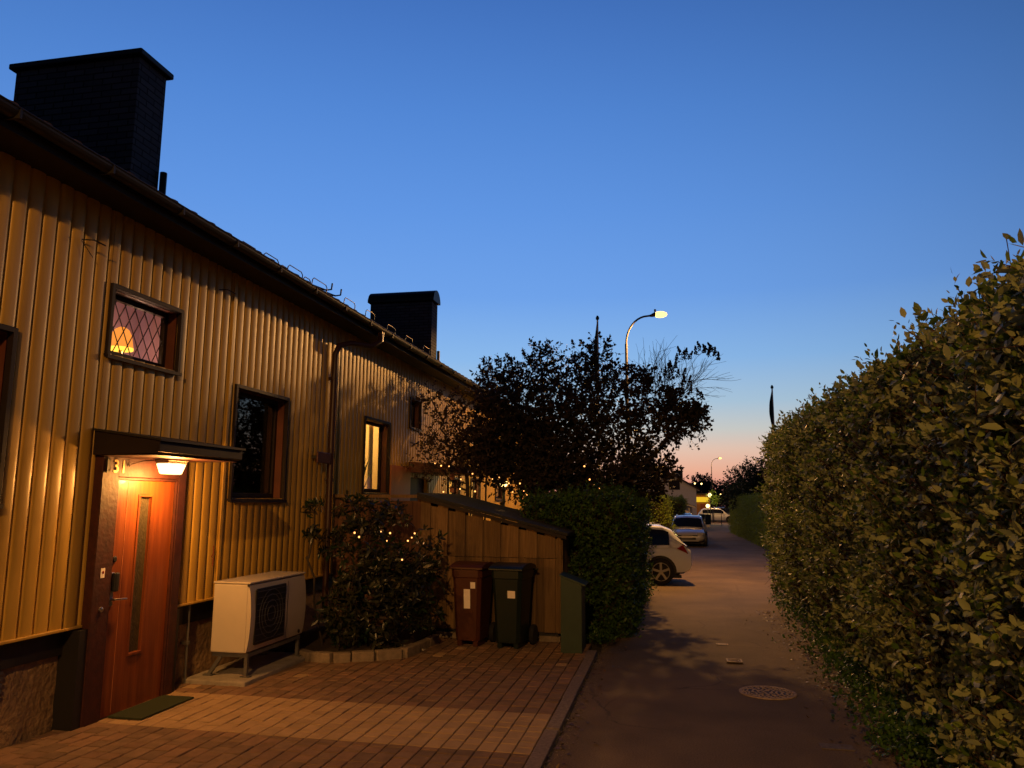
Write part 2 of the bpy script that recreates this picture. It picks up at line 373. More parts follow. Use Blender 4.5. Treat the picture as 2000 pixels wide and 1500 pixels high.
def obj(name, mb, m, parent=None, local=False, smooth=False, bevel=0, loc=None):
    """link a mesh object; coordinates are world ones unless local=True (for things that get copied or turned)"""
    me = bpy.data.meshes.new(name)
    V = np.array(mb.v, float).reshape(-1, 3)
    off = wloc(parent) if (parent is not None and not local) else Vector((0, 0, 0))
    o = bpy.data.objects.new(name, me)
    if parent is not None:
        if not local:
            c = (V.min(0) + V.max(0)) / 2; o.location = Vector(c) - off; V = V - c
        o.parent = parent
    elif loc is not None:
        o.location = loc; V = V - np.array(loc)
    me.from_pydata(V.tolist(), [], mb.f)
    for mm in (m if isinstance(m, (list, tuple)) else [m]): me.materials.append(MT[mm] if isinstance(mm, str) else mm)
    if any(mb.mi): me.polygons.foreach_set('material_index', mb.mi)
    if smooth: me.polygons.foreach_set('use_smooth', [True] * len(me.polygons))
    me.validate(); me.update()
    import bmesh
    bm = bmesh.new(); bm.from_mesh(me); bmesh.ops.recalc_face_normals(bm, faces=bm.faces)
    if bevel:
        bmesh.ops.remove_doubles(bm, verts=bm.verts, dist=1e-5)
        bmesh.ops.bevel(bm, geom=[e for e in bm.edges if e.is_manifold and e.calc_face_angle(0) > .5], offset=bevel, segments=2, profile=.5, affect='EDGES')
    bm.to_mesh(me); bm.free()
    if smooth:
        try: me.set_sharp_from_angle(angle=math.radians(42))
        except Exception: pass
    COL.objects.link(o)
    return o


def fast(name, V, T, m, parent=None, local=False, mi=None, smooth=False):
    V = np.asarray(V, np.float32).reshape(-1, 3); T = np.asarray(T, np.int32).reshape(-1, 3)
    me = bpy.data.meshes.new(name); o = bpy.data.objects.new(name, me)
    if parent is not None:
        o.parent = parent
        if not local:
            w = wloc(parent); V = V - np.array(w, np.float32)
    me.vertices.add(len(V)); me.vertices.foreach_set('co', V.ravel())
    me.loops.add(T.size); me.loops.foreach_set('vertex_index', T.ravel())
    me.polygons.add(len(T)); me.polygons.foreach_set('loop_start', np.arange(0, T.size, 3, dtype=np.int32))
    for mm in (m if isinstance(m, (list, tuple)) else [m]): me.materials.append(MT[mm])
    me.update(calc_edges=True); me.validate()
    if smooth: me.polygons.foreach_set('use_smooth', np.ones(len(T), bool))
    COL.objects.link(o); return o


def norm(a): return a / np.maximum(np.linalg.norm(a, axis=-1, keepdims=True), 1e-9)


LEAF_T = np.array([(0, 4, 1), (0, 2, 4), (4, 5, 3), (4, 3, 1), (2, 6, 5), (2, 5, 4), (5, 7, 3), (6, 7, 5)], np.int32)


def leaves(P, D, Nn, size, width=.5, rng=None, curl=.12):
    """P base, D direction, Nn face normal, size length -> vertex and triangle arrays (one island per leaf)"""
    n = len(P); D = norm(D); S = norm(np.cross(D, Nn)); Nn = np.cross(S, D)
    size = np.broadcast_to(size, (n,)).reshape(n, 1); w = size * width * .5
    c = size * curl * (rng.random((n, 1)) * 1.6 - .2 if rng is not None else 1)
    v = np.stack([P, P + D * size * .32 + S * w + Nn * c * .5, P + D * size * .32 - S * w + Nn * c * .5, P + D * size * .68 + S * w * .86,
                  P + D * size * .34, P + D * size * .70 - Nn * c * .4, P + D * size * .68 - S * w * .86, P + D * size - Nn * c * 1.2], 1)
    T = LEAF_T[None] + (np.arange(n) * 8)[:, None, None]
    return v.reshape(-1, 3), T.reshape(-1, 3)


def shoots(P, D, L, nl, leaf, rng, width=.5, spread=(75, 25), jitter=.35, alternate=False):
    """leafy shoots: nl leaves set round each shoot, opening outwards lower down and standing up at the tip"""
    n = len(P); D = norm(D); a = norm(np.cross(D, rng.normal(size=(n, 3)))); b = np.cross(D, a)
    Vs = []; Ts = []; off = 0
    for j in range(nl):
        t = (j + .6) / nl
        ph = (j * (2.4 if alternate else (math.pi if j % 2 else 0)) + (j // 2) * 1.57) + rng.normal(size=(n, 1)) * .35
        perp = a * np.cos(ph) + b * np.sin(ph)
        ang = np.radians(spread[0] * (1 - t) + spread[1] * t) + rng.normal(size=(n, 1)) * .2
        d = norm(perp * np.sin(ang) + D * np.cos(ang) + rng.normal(size=(n, 3)) * jitter * .4)
        nn = D * np.sin(ang) - perp * np.cos(ang) + rng.normal(size=(n, 3)) * jitter
        sz = leaf * (.6 + .55 * rng.random(n)) * (1 - .35 * t * (rng.random(n) > .4))
        v, T = leaves(P + D * (np.reshape(L, (-1, 1)) * t), d, nn, sz, width, rng)
        Vs.append(v); Ts.append(T + off); off += len(v)
    return np.concatenate(Vs), np.concatenate(Ts)


def sticks(A, B, ra, rb, k=4):
    """tapered k-sided sticks from A to B"""
    n = len(A); d = norm(B - A); up = np.where(np.abs(d[:, 2:3]) < .9, np.array([[0, 0, 1.]]), np.array([[1., 0, 0]]))
    x = norm(np.cross(d, up)); y = np.cross(d, x); ra = np.reshape(np.broadcast_to(ra, (n,)), (n, 1)); rb = np.reshape(np.broadcast_to(rb, (n,)), (n, 1))
    V = []
    for P, r in ((A, ra), (B, rb)):
        for q in range(k):
            t = 2 * math.pi * q / k; V.append(P + (x * math.cos(t) + y * math.sin(t)) * r)
    V = np.stack(V, 1)
    T = []
    for q in range(k):
        p = (q + 1) % k; T += [(q, p, p + k), (q, p + k, q + k)]
    T = np.array(T)[None] + (np.arange(n) * 2 * k)[:, None, None]
    return V.reshape(-1, 3), T.reshape(-1, 3)


def cat(parts):
    V = []; T = []; o = 0
    for v, t in parts: V.append(v); T.append(t + o); o += len(v)
    return np.concatenate(V), np.concatenate(T)


def grow(stems, targets, rng, step=.22, r0=.006, wob=.05, power=2.3):
    """branch skeleton: every target is joined to the nearest wood grown so far"""
    nodes = []; par = []
    for st in stems:
        last = -1
        pts = [np.array(p, float) for p in st]
        for a, b in zip(pts, pts[1:]):
            m = max(1, int(np.linalg.norm(b - a) / step))
            for i in range(m + (0 if last >= 0 else 1)):
                t = (i + (1 if last >= 0 else 0)) / m
                p = a + (b - a) * t + rng.normal(size=3) * wob * .4 * (last >= 0)
                nodes.append(p); par.append(last); last = len(nodes) - 1
    base = np.array(stems[0][-1]); order = np.argsort(np.linalg.norm(targets - base, axis=1))
    NP = np.zeros((len(nodes) + len(targets) * 14, 3)); NP[:len(nodes)] = nodes; n = len(nodes); par = par + [0] * (len(NP) - n)
    tips = []
    for i in order:
        tg = targets[i]; d = np.linalg.norm(NP[:n] - tg, axis=1) + np.maximum(0, NP[:n, 2] - tg[2]) * 1.5; j = int(np.argmin(d))
        s = NP[j].copy(); L = np.linalg.norm(tg - s); m = min(12, max(1, int(L / step))); last = j; side = rng.normal(size=3) * L * .08
        for q in range(1, m + 1):
            t = q / m; NP[n] = s + (tg - s) * t + side * math.sin(math.pi * t) + rng.normal(size=3) * wob * .3 + np.array([0, 0, -.06 * L * math.sin(math.pi * t)])
            par[n] = last; last = n; n += 1
        tips.append(last)
    w = np.zeros(n)
    for t in tips: w[t] += r0 ** power
    for i in range(n - 1, 0, -1):
        if w[i] == 0: w[i] = r0 ** power * .5
        if par[i] >= 0: w[par[i]] += w[i]
    r = w ** (1 / power); idx = np.array([i for i in range(n) if par[i] >= 0]); pa = np.array([par[i] for i in idx])
    V, T = sticks(NP[pa], NP[idx], np.minimum(r[pa], r[idx] * 1.6), r[idx], 5)
    return V, T, NP[:n]


def in_blobs(blobs, per, rng, shell=.0):
    out = []; own = []
    for bi, (x, y, z, r, d) in enumerate(blobs):
        m = int(per * d * (r / .5) ** 2.3); q = norm(rng.normal(size=(m, 3))) * (shell + (1 - shell) * rng.random((m, 1)) ** .45) * r
        q[:, 1] *= 1.15; out.append(q + np.array([x, y, z])); own += [bi] * m
    return np.concatenate(out), np.array(own)


# ------------------------------------------------------------------ ground, road, paving
def strip_sheet(name, left, right, z, m, ys):
    """a sheet between two edge lines x=f(y), following the fall of the street"""
    mb = MB(); f = lambda L, y: np.interp(y, [p[0] for p in L], [p[1] for p in L])
    xs = np.linspace(0, 1, 9)
    for y in ys:
        a, b = f(left, y), f(right, y)
        for t in xs: mb.v.append((a + (b - a) * t, y, gz(y) + z))
    n = len(xs)
    for i in range(len(ys) - 1):
        for k in range(n - 1):
            a = i * n + k; mb.f.append((a, a + 1, a + 1 + n, a + n)); mb.mi.append(0)
    o = obj(name, mb, m); return tag(o, kind='structure')


ys = [-30, -10, 0, 5, 9, 12, 16, 20, 25, 30, 38, 50, 65, 80, 100, 130, 200, 400]
strip_sheet('ground', [(-30, -400), (400, -400)], [(-30, 400), (400, 400)], -.012, 'ground', ys)
yr = sorted(set([-30, -10, 0, 3, 6, 9, 10.4, 12, 14, 16, 17.6, 18, 20, 23, 26, 29, 30, 34, 38, 44, 50, 56, 62, 65.9, 66.1, 75, 85, 100, 112]))
strip_sheet('road', [(-30, -.9), (10, -.9), (17.6, -.75), (18, -7), (29, -7), (30, -1.5), (65.9, -1.5), (66.1, -8), (112, -8)],
            [(-30, 2.5), (12, 2.5), (17.6, 2.7), (30, 3.5), (38, 4.2), (62, 5.0), (65.9, 5.2), (66.1, 14), (112, 14)], 0, 'asphalt', yr)

rng = np.random.default_rng(5)
random.seed(4)
PX0, PX1 = -4.86, -1.045
base = MB(); base.box(PX0 - .02, PX1 + .003, -3, 10.35, -.1, .006)
pav = obj('paving', base, 'joint'); tag(pav, kind='structure')


def pavers():
    mb = MB(); pitch = .1363; n = int(round((PX1 - PX0) / pitch))
    for c in range(n):
        x0 = PX0 + c * pitch; y = -3 + random.random() * .1
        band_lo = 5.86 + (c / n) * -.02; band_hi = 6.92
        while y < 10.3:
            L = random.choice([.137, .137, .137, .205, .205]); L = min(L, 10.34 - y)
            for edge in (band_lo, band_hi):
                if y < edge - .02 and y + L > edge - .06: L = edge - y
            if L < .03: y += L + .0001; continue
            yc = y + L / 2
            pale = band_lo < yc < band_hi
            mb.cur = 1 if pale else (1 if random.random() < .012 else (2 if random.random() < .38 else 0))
            if 7.6 < yc < 8.7 and x0 > -3.6 and not pale and random.random() < .16: mb.cur = 2
            g = .0048; z = .026 + random.gauss(0, .0012); b = .004; tl = random.gauss(0, .0012)
            X0, X1, Y0, Y1 = x0 + g, x0 + pitch - g, y + g, y + L - g
            if Y1 - Y0 > .02:
                mb.add([(X0, Y0, .004), (X1, Y0, .004), (X1, Y1, .004), (X0, Y1, .004), (X0, Y0, z - b), (X1, Y0, z - b), (X1, Y1, z - b), (X0, Y1, z - b),
                        (X0 + b, Y0 + b, z + tl), (X1 - b, Y0 + b, z - tl), (X1 - b, Y1 - b, z - tl), (X0 + b, Y1 - b, z + tl)],
                       [(0, 1, 5, 4), (1, 2, 6, 5), (2, 3, 7, 6), (3, 0, 4, 7), (4, 5, 9, 8), (5, 6, 10, 9), (6, 7, 11, 10), (7, 4, 8, 11), (8, 9, 10, 11)])
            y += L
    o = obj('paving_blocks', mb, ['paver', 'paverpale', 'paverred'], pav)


pavers()
kb = MB(); y = -3.2
while y < 9.85:
    L = min(random.uniform(.85, 1.1), 9.9 - y)
    w0 = random.gauss(0, .006)
    kb.box(-1.04 + w0, -.925 + w0 * .5, y + .005, y + L - .005, -.1, .034 + random.gauss(0, .003)); y += L
ke = obj('kerb', kb, 'kerb', bevel=.006); tag(ke, kind='structure')
# loose chippings along the kerb
gr = MB()
for i in range(900):
    yy = random.uniform(3.5, 11.5); xx = -.915 + abs(random.gauss(0, .07)); r = random.uniform(.002, .006)
    gr.add([(xx - r, yy, .004), (xx + r, yy, .004), (xx, yy + r, .004), (xx, yy - r, .004), (xx, yy, .004 + r)], [(0, 3, 4), (3, 1, 4), (1, 2, 4), (2, 0, 4)])
o = obj('gravel', gr, 'stone'); tag(o, 'loose pale chippings scattered along the kerb edge of the road', 'gravel', kind='stuff')

def litter(label, fx, y0, y1, n, seed, sp):
    r = np.random.default_rng(seed); y = y0 + (y1 - y0) * r.random(n); x = fx(y) + sp * np.abs(r.normal(size=n))
    P = np.c_[x, y, np.array([gz(v) for v in y]) + .006 + .01 * r.random(n)]; D = np.c_[r.normal(size=(n, 2)), r.normal(size=n) * .12]
    v, T = leaves(P, D, np.c_[r.normal(size=(n, 2)) * .25, np.ones(n)], .025 + .035 * r.random(n), .55, r)
    o = fast('fallen_leaves', v, T, 'dryleaf'); tag(o, label, 'fallen leaves', kind='stuff')


MT['dryleaf'] = leafmat('dry_leaf', [(.10, .05, .02), (.20, .12, .05), (.06, .035, .02)])
litter('dry leaves scattered on the asphalt along the tall right hedge', lambda y: 1.75, 3.5, 15, 520, 61, -.22)
litter('dry leaves and crumbs on the asphalt along the kerb and dark hedge', lambda y: np.where(y < 10, -.92, -.8), 5, 17, 260, 62, .12)

# garden bed soil and its stone edging
bd = MB(); bd.prism([(-4.86, 8.75), (-4.3, 8.72), (-3.78, 8.60), (-3.45, 8.78), (-3.2, 9.15), (-3.15, 10.36), (-4.86, 10.36)], 0, .1, 'Z')
o = obj('garden_bed', bd, 'soil'); tag(o, kind='structure')


def edging():
    pts = [(-4.3, 8.66), (-4.06, 8.52), (-3.80, 8.50), (-3.62, 8.60), (-3.38, 8.72), (-3.13, 8.93), (-3.08, 9.30), (-3.06, 9.65), (-3.04, 10.0)]
    labels = ['weathered edging stone by the pump end of the bed', 'short edging stone second from the heat pump', 'pale edging stone at the near bend of the bed', 'edging stone just right of the near bend',
              'long edging stone below the rhododendron', 'large corner edging stone nearest the red brown bin', 'edging stone set sideways behind the corner stone', 'farthest edging stone beside the shed wall']
    for i, (a, b) in enumerate(zip(pts, pts[1:])):
        a = Vector((*a, .06)); b = Vector((*b, .06)); d = (b - a); mb = MB()
        d.normalize(); mb.bar(a + d * .008, b - d * .008, .11 + (.03 if i == 5 else 0), .13 + random.uniform(-.01, .02))
        o = obj('edging_stone', mb, 'stone', bevel=.014, loc=tuple((a + b) / 2)); tag(o, labels[i], 'edging stone', 'stones edging the planted bed')


edging()

# covers set into the road
t = thing('manhole_cover', 'large round cast iron manhole cover in the asphalt', 'manhole cover', (.89, 8.25, 0))
mb = MB(); mb.lathe([(.272, .0), (.272, .007), (.262, .011), (.244, .011), (.240, .007)], n=48); obj('rim', mb, 'iron', t, local=True)
mb = MB(); mb.lathe([(.238, .0), (.238, .0085)], n=48); obj('plate', mb, 'irond', t, local=True)
mb = MB()
for r in (.045, .09, .14, .19, .225):
    m_ = int(2 * math.pi * r / .055)
    for k in range(m_):
        a = 2 * math.pi * k / m_ + r * 9; da = .62 * math.pi / m_
        c = Vector((r * math.cos(a), r * math.sin(a), .010)); tv = Vector((-math.sin(a + (k % 3 - 1) * .6), math.cos(a + (k % 3 - 1) * .6), 0))
        mb.obox(c, tv * .020, Vector((tv.y, -tv.x, 0)) * .0085, (0, 0, .003))
obj('raised_pattern', mb, 'iron', t, local=True)
t = thing('valve_cover', 'small rectangular iron cover with an oval slot in the asphalt', 'valve cover', (.69, 9.75, 0))
mb = MB(); mb.box(-.09, .09, -.10, .10, 0, .008); obj('plate', mb, 'irond', t, local=True)
mb = MB()
for a, b in (((-.09, -.1), (.09, -.075)), ((-.09, .075), (.09, .1)), ((-.09, -.075), (-.072, .075)), ((.072, -.075), (.09, .075))): mb.box(a[0], b[0], a[1], b[1], .008, .012)
for k in range(14):
    a = 2 * math.pi * k / 14; mb.obox((.045 * math.cos(a), .045 * math.sin(a), .0105), (-math.sin(a) * .013, math.cos(a) * .013, 0), (math.cos(a) * .008, math.sin(a) * .008, 0), (0, 0, .002))
obj('raised_rim', mb, 'iron', t, local=True)
t = thing('hydrant_lid', 'tiny oval lid with a worn pale inscription, farthest of the covers in the asphalt', 'lid', (.63, 11.0, gz(11)))
mb = MB(); mb.lathe([(.085, 0), (.085, .006)], n=24); obj('plate', mb, 'irond', t, local=True)
mb = MB()
for x, w in ((-.068, .008), (-.04, .012), (-.018, .006), (.0, .006), (.018, .006), (.04, .010), (.068, .008)): mb.box(x - w, x + w, -.05, .05, .006, .010)
obj('inscription', mb, 'iron', t, local=True)
mb = MB(); mb.box(1.08, 1.32, 6.53, 6.66, .0, .007); o = obj('access_plate', mb, mat('worn_plate', (.12, .095, .08), .8, noise=.3, nscale=30), loc=(1.2, 6.6, 0)); tag(o, 'faint dark rectangular plate in the asphalt beside the big leafy hedge', 'access plate')

# ------------------------------------------------------------------ the terraced house
WX = -4.77          # face of the cladding
HY0, HY1 = .5, 27.0
H = thing('terraced_house', 'long ochre metal clad terraced house with dark eaves and two black brick chimneys', 'house', (WX, 6, 0))
OPEN = [(5.69, 6.85, 0, 2.25), (5.73, 6.67, 3.10, 3.68), (7.78, 8.95, 1.86, 3.09), (3.55, 4.72, 1.82, 3.06), (11.53, 12.62, 1.97, 3.14), (13.70, 14.30, 3.22, 3.74),
        (16.35, 17.25, 1.30, 2.32), (13.75, 14.9, -.3, 2.28), (18.3, 19.2, 1.3, 2.35), (21.0, 22.2, 1.9, 3.1)]


def clad():
    mb = MB(); pitch = .1475
    prof = [(0.0, -.004), (.006, .002), (.02, .0055), (.045, .009), (.070, .0105), (.095, .0095), (.112, .0065), (.120, .001), (.1235, -.008), (.127, -.014), (.135, -.016), (.142, -.014), (.1455, -.008)]
    xs = []; y = HY0
    while y < HY1:
        for u, d in prof: xs.append((y + u, d))
        y += pitch
    cuts = sorted(set([o[0] for o in OPEN] + [o[1] for o in OPEN]))
    ycs = [p[0] for p in xs]; ds = [p[1] for p in xs]
    allp = sorted(set(ycs + cuts)); seg = [(a, float(np.interp(a, ycs, ds))) for a in allp if a <= HY1]
    vid = {}
    def v(y, d, z):
        k = (round(y, 4), round(z, 3))
        if k not in vid: vid[k] = len(mb.v); mb.v.append((WX + d, y, z))
        return vid[k]
    for (a, da), (b, db) in zip(seg, seg[1:]):
        if b - a < 1e-5: continue
        zs = [(.82, 4.46)]; c = (a + b) / 2
        for (y0, y1, z0, z1) in OPEN:
            if y0 < c < y1:
                nz = []
                for (p, q) in zs:
                    if z1 <= p or z0 >= q: nz.append((p, q)); continue
                    if z0 > p: nz.append((p, z0))
                    if z1 < q: nz.append((z1, q))
                zs = nz
        for p, q in zs:
            mb.f.append((v(a, da, p), v(b, db, p), v(b, db, q), v(a, da, q))); mb.mi.append(0)
    return obj('cladding', mb, 'clad', H, smooth=True)


clad()
# seam trims where the sheets of cladding meet
mb = MB(); mb.box(WX + .004, WX + .022, 7.600, 7.645, .80, 4.4); obj('seam_trim', mb, 'clad', H, bevel=.004)
mb = MB(); mb.box(WX + .004, WX + .022, 10.42, 10.47, .80, 4.4); obj('seam_trim', mb, 'clad', H, bevel=.004)
mb = MB()
for a, b in ((HY0, 5.68), (6.86, 13.74), (14.91, HY1)): mb.box(WX - .03, WX + .030, a, b, .800, .822)
obj('drip_edge', mb, 'clad', H, bevel=.004)
mb = MB()
for a, b in ((HY0, 5.60), (6.90, 13.7), (14.95, HY1)): mb.box(-5.0, -4.838, a, b, .60, .80)
obj('base_band', mb, 'black', H)


def plinth():
    mb = MB()
    for a, b in ((HY0, 5.60), (6.90, 13.7), (14.95, HY1)):
        n = int((b - a) / .08); m_ = 9
        for i in range(n + 1):
            for k in range(m_):
                z = -.4 + k * 1.0 / (m_ - 1)
                mb.v.append((-4.875 + random.gauss(0, .006), a + (b - a) * i / n, z))
        off = len(mb.v) - (n + 1) * m_
        for i in range(n):
            for k in range(m_ - 1):
                q = off + i * m_ + k; mb.f.append((q, q + m_, q + m_ + 1, q + 1)); mb.mi.append(0)
    obj('plinth', mb, 'plinth', H, smooth=True)
    mb = MB()
    for k in range(5): mb.box(-4.873, -4.858, 4.55, 5.06, .38 + k * .045, .405 + k * .045)
    obj('vent_grille', mb, 'galv', H)


plinth()
# inner walls so that no light leaks, gable ends and back
mb = MB()
mb.box(-5.9, -5.88, HY0, 4.9, .2, 4.5); mb.box(-12.8, -12.6, HY0, HY1, -.5, 4.5)
for y in (HY0, HY1 - .2):
    mb.prism([(-12.8, -.5), (-4.80, -.5), (-4.80, 4.48), (-8.8, 6.5), (-12.8, 4.5)], y, y + .2, 'Y')
obj('end_walls', mb, 'plinth', H)

# roof: pantiles in waves and steps, both slopes
def roof():
    mb = MB(); EX, EZ, RX, RZ = -4.40, 4.50, -8.8, 6.72; pitch = .30; n = int((HY1 + .3 - (HY0 - .3)) / pitch * 8)
    for side in (0, 1):
        courses = 14 if side == 0 else 4
        for c in range(courses):
            t0, t1 = c / courses, (c + 1) / courses + .012
            base = len(mb.v)
            for i in range(n + 1):
                y = HY0 - .3 + (HY1 - HY0 + .6) * i / n; w = .022 * math.cos(2 * math.pi * y / pitch) + .010 * math.cos(4 * math.pi * y / pitch)
                for t, dz in ((t0, .045), (t1, .018), (t0, .0)):
                    x = EX + (RX - EX) * t; z = EZ + (RZ - EZ) * t
                    if side: x = 2 * RX - x
                    mb.v.append((x, y, z + (w if dz else -.03) + dz))
            for i in range(n):
                q = base + i * 3; mb.f.append((q, q + 3, q + 4, q + 1)); mb.f.append((q + 2, q + 5, q + 3, q)); mb.mi += [0, 0]
    r = obj('roof', mb, 'tile', H)
    mb = MB(); mb.tube([(RX, HY0 - .3, RZ + .06), (RX, HY1 + .3, RZ + .06)], .12, 10); obj('ridge_tiles', mb, 'tile', r)
    return r


roof_o = roof()
mb = MB(); mb.box(-4.80, -4.40, HY0 - .3, HY1 + .3, 4.375, 4.40); obj('soffit', mb, 'soffit', H)
mb = MB(); mb.box(-4.398, -4.372, HY0 - .3, HY1 + .3, 4.34, 4.50); obj('fascia', mb, 'frame', H)
# gutter: half round, open at the top
mb = MB(); gy0, gy1 = HY0 - .35, HY1 + .35; n = 8; r = .062
for yy in (gy0, gy1):
    for rr in (r, r - .006):
        for k in range(n + 1):
            a = math.pi + math.pi * k / n; mb.v.append((-4.305 + rr * math.cos(a), yy, 4.455 + rr * math.sin(a)))
m_ = (n + 1) * 2
for k in range(n): mb.f.append((k, k + 1, k + 1 + m_, k + m_)); mb.f.append((k + n + 1, k + n + 2, k + n + 2 + m_, k + n + 1 + m_)); mb.mi += [0, 0]
gut = obj('gutter', mb, 'gutter', H)
mb = MB(); mb.tube([(-4.243, gy0, 4.457), (-4.243, gy1, 4.457)], .008, 6); obj('gutter_lip', mb, 'gutter', gut)
mb = MB(); y = HY0
while y < HY1:
    mb.obox((-4.305, y, 4.42), (.066, 0, 0), (0, .01, 0), (0, 0, .035)); y += .9
mb.box(-4.372, -4.366, HY0, HY1, 4.40, 4.41); obj('gutter_brackets', mb, 'gutter', gut)
# downpipe with its swan neck
mb = MB(); mb.tube([(-4.305, 10.95, 4.40), (-4.31, 10.92, 4.26), (-4.40, 10.80, 4.16), (-4.56, 10.40, 4.13), (-4.66, 10.22, 4.06), (-4.69, 10.17, 3.92), (-4.69, 10.16, 3.0), (-4.69, 10.16, 1.5), (-4.69, 10.16, .3)], .042, 12)
dp = obj('downpipe', mb, 'pipe', H, smooth=True)
for z in (3.55, 2.1): mb = MB(); mb.lathe([(.05, z), (.05, z + .04)], (-4.69, 10.16, 0)); mb.box(-4.78, -4.73, 10.13, 10.19, z, z + .04); obj('pipe_clip', mb, 'pipe', dp)
mb = MB(); mb.prism([(10.90, 4.41), (10.99, 4.41), (10.965, 4.25), (10.93, 4.25)], -4.34, -4.27, 'X'); obj('rain_outlet', mb, 'galv', dp)


def chimney(y0, cap):
    mb = MB(); mb.box(-7.40, -5.76, y0 + .03, y0 + .50, 4.4, 6.80); c = obj('chimney', mb, 'brick', H)
    if cap == 'flat':
        mb = MB(); mb.box(-7.46, -5.70, y0 - .03, y0 + .56, 6.80, 6.87); obj('chimney_cap', mb, 'capm', c, bevel=.015)
    else:
        mb = MB(); P = [(y0 - .03 + .59 * (i / 10), 6.90 + .24 * math.sin(math.pi * i / 10) ** .6) for i in range(11)]
        P = [(y0 - .03, 6.83)] + P + [(y0 + .56, 6.83)]
        mb.prism(P, -7.46, -5.70, 'X'); obj('chimney_cap', mb, 'capm', c)
    mb = MB(); mb.tube([(-5.72, y0 + .53, 4.9), (-5.72, y0 + .53, 5.62)], .04, 8); obj('vent_pipe', mb, 'capm', c)
    mb = MB(); mb.box(-7.45, -5.72, y0 - .02, y0 + .028, 4.6, 5.2); obj('flashing', mb, 'capm', c)


chimney(7.0, 'flat'); chimney(18.0, 'arched')

# wire snow guards standing on the tiles, hooks of the roof ladder
def loop(y, top, w=.36, x=-4.52):
    z = 4.52
    mb = MB(); mb.tube([(x, y, z), (x + .02, y + .01, top - .03), (x + .02, y + .05, top), (x + .02, y + w - .05, top), (x + .02, y + w - .01, top - .03), (x, y + w, z)], .0065, 6)
    obj('snow_guard', mb, 'darksteel', roof_o)


for y, tp, w in ((6.75, 4.60, .33), (7.25, 4.63, .35), (7.74, 4.66, .36), (8.12, 4.63, .20), (8.31, 4.69, .40), (8.72, 4.66, .22), (8.97, 4.72, .45), (9.98, 4.72, .40), (10.78, 4.74, .38), (11.7, 4.72, .4), (12.6, 4.72, .4), (13.6, 4.74, .4)): loop(y, tp, w)
for y in (9.45, 9.75):
    mb = MB(); mb.tube([(-4.60, y - .25, 4.66), (-4.54, y + .02, 4.68), (-4.50, y + .10, 4.71), (-4.50, y + .12, 4.80)], .012, 6); mb.bar((-4.54, y - .1, 4.66), (-4.9, y + .1, 4.83), .05, .03)
    obj('roof_ladder_hook', mb, 'darksteel', roof_o)


def room(y0, y1, z0, z1, m, depth=1.0, name='room_interior', back='plinth'):
    """the inside of a room seen through its window: back, floor, ceiling and side walls"""
    mb = MB(); X0 = WX - .17; X1 = WX - .17 - depth
    mb.add([(X1, y0, z0), (X1, y1, z0), (X1, y1, z1), (X1, y0, z1), (X0, y0, z0), (X0, y1, z0), (X0, y1, z1), (X0, y0, z1)], [(0, 1, 2, 3), (0, 3, 7, 4), (1, 5, 6, 2), (0, 4, 5, 1), (3, 2, 6, 7)])
    return obj(name, mb, m, H)


def window(y0, y1, z0, z1, glass='glass', sash='frame', casing=.04, rv='reveal', mull=None):
    d0 = WX + .034; mb = MB()
    mb.box(WX - .02, d0, y0 - casing, y0, z0 - casing, z1 + casing); mb.box(WX - .02, d0, y1, y1 + casing, z0 - casing, z1 + casing)
    mb.box(WX - .02, d0, y0, y1, z1, z1 + casing)
    w = obj('window', mb, 'frame', H, bevel=.004)
    mb = MB(); xb = WX - .16
    mb.box(xb, WX - .022, y0 - .012, y0 + .004, z0, z1); mb.box(xb, WX - .022, y1 - .004, y1 + .012, z0, z1); mb.box(xb, WX - .022, y0 + .004, y1 - .004, z1 - .004, z1 + .012)
    obj('reveal', mb, rv, w)
    mb = MB(); s = .05
    mb.box(xb + .002, xb + .05, y0 + .004, y0 + s, z0 + .012, z1 - .004); mb.box(xb + .002, xb + .05, y1 - s, y1 - .004, z0 + .012, z1 - .004)
    mb.box(xb + .002, xb + .05, y0 + s, y1 - s, z0 + .012, z0 + s + .01); mb.box(xb + .002, xb + .05, y0 + s, y1 - s, z1 - s, z1 - .004)
    obj('sash', mb, sash, w, bevel=.004)
    mb = MB(); mb.box(xb + .02, xb + .026, y0 + s - .004, y1 - s + .004, z0 + s, z1 - s + .002); obj('pane', mb, glass, w)
    mb = MB(); mb.prism([(xb, z0 + .012), (WX - .02, z0), (WX + .05, z0 - .018), (WX + .05, z0 - .05), (WX + .036, z0 - .05), (WX + .03, z0 - .03), (xb, z0 - .02)], y0 - casing - .01, y1 + casing + .01, 'Y'); obj('sill', mb, 'frame', w)
    return w


# upper window with leaded diamonds and a table lamp behind it
w = window(5.73, 6.67, 3.10, 3.68)
mb = MB(); cy, cz = 6.2, 3.39; hw, hh = .42, .24; X = WX - .128
sl = 1.75; step = .135
def clip_diag(c, s):
    pts = []
    for (y, z) in [(-hw, s * (-hw) + c), (hw, s * hw + c)]:
        if -hh <= z <= hh: pts.append((y, z))
    for z in (-hh, hh):
        y = (z - c) / s
        if -hw < y < hw: pts.append((y, z))
    return pts[:2]
for s in (sl, -sl):
    c = -1.2
    while c < 1.2:
        p = clip_diag(c, s)
        if len(p) == 2 and math.dist(p[0], p[1]) > .02: mb.bar((X + (.002 if s > 0 else 0), cy + p[0][0], cz + p[0][1]), (X + (.002 if s > 0 else 0), cy + p[1][0], cz + p[1][1]), .005, .008)
        c += step * sl / 1.0
obj('leading', mb, 'lead', w)
room(5.2, 7.3, 2.9, 4.3, 'plaster', .75)
t = thing('table_lamp', 'glowing orange table lamp behind the small leaded upstairs window', 'table lamp', (-5.25, 6.48, 3.07))
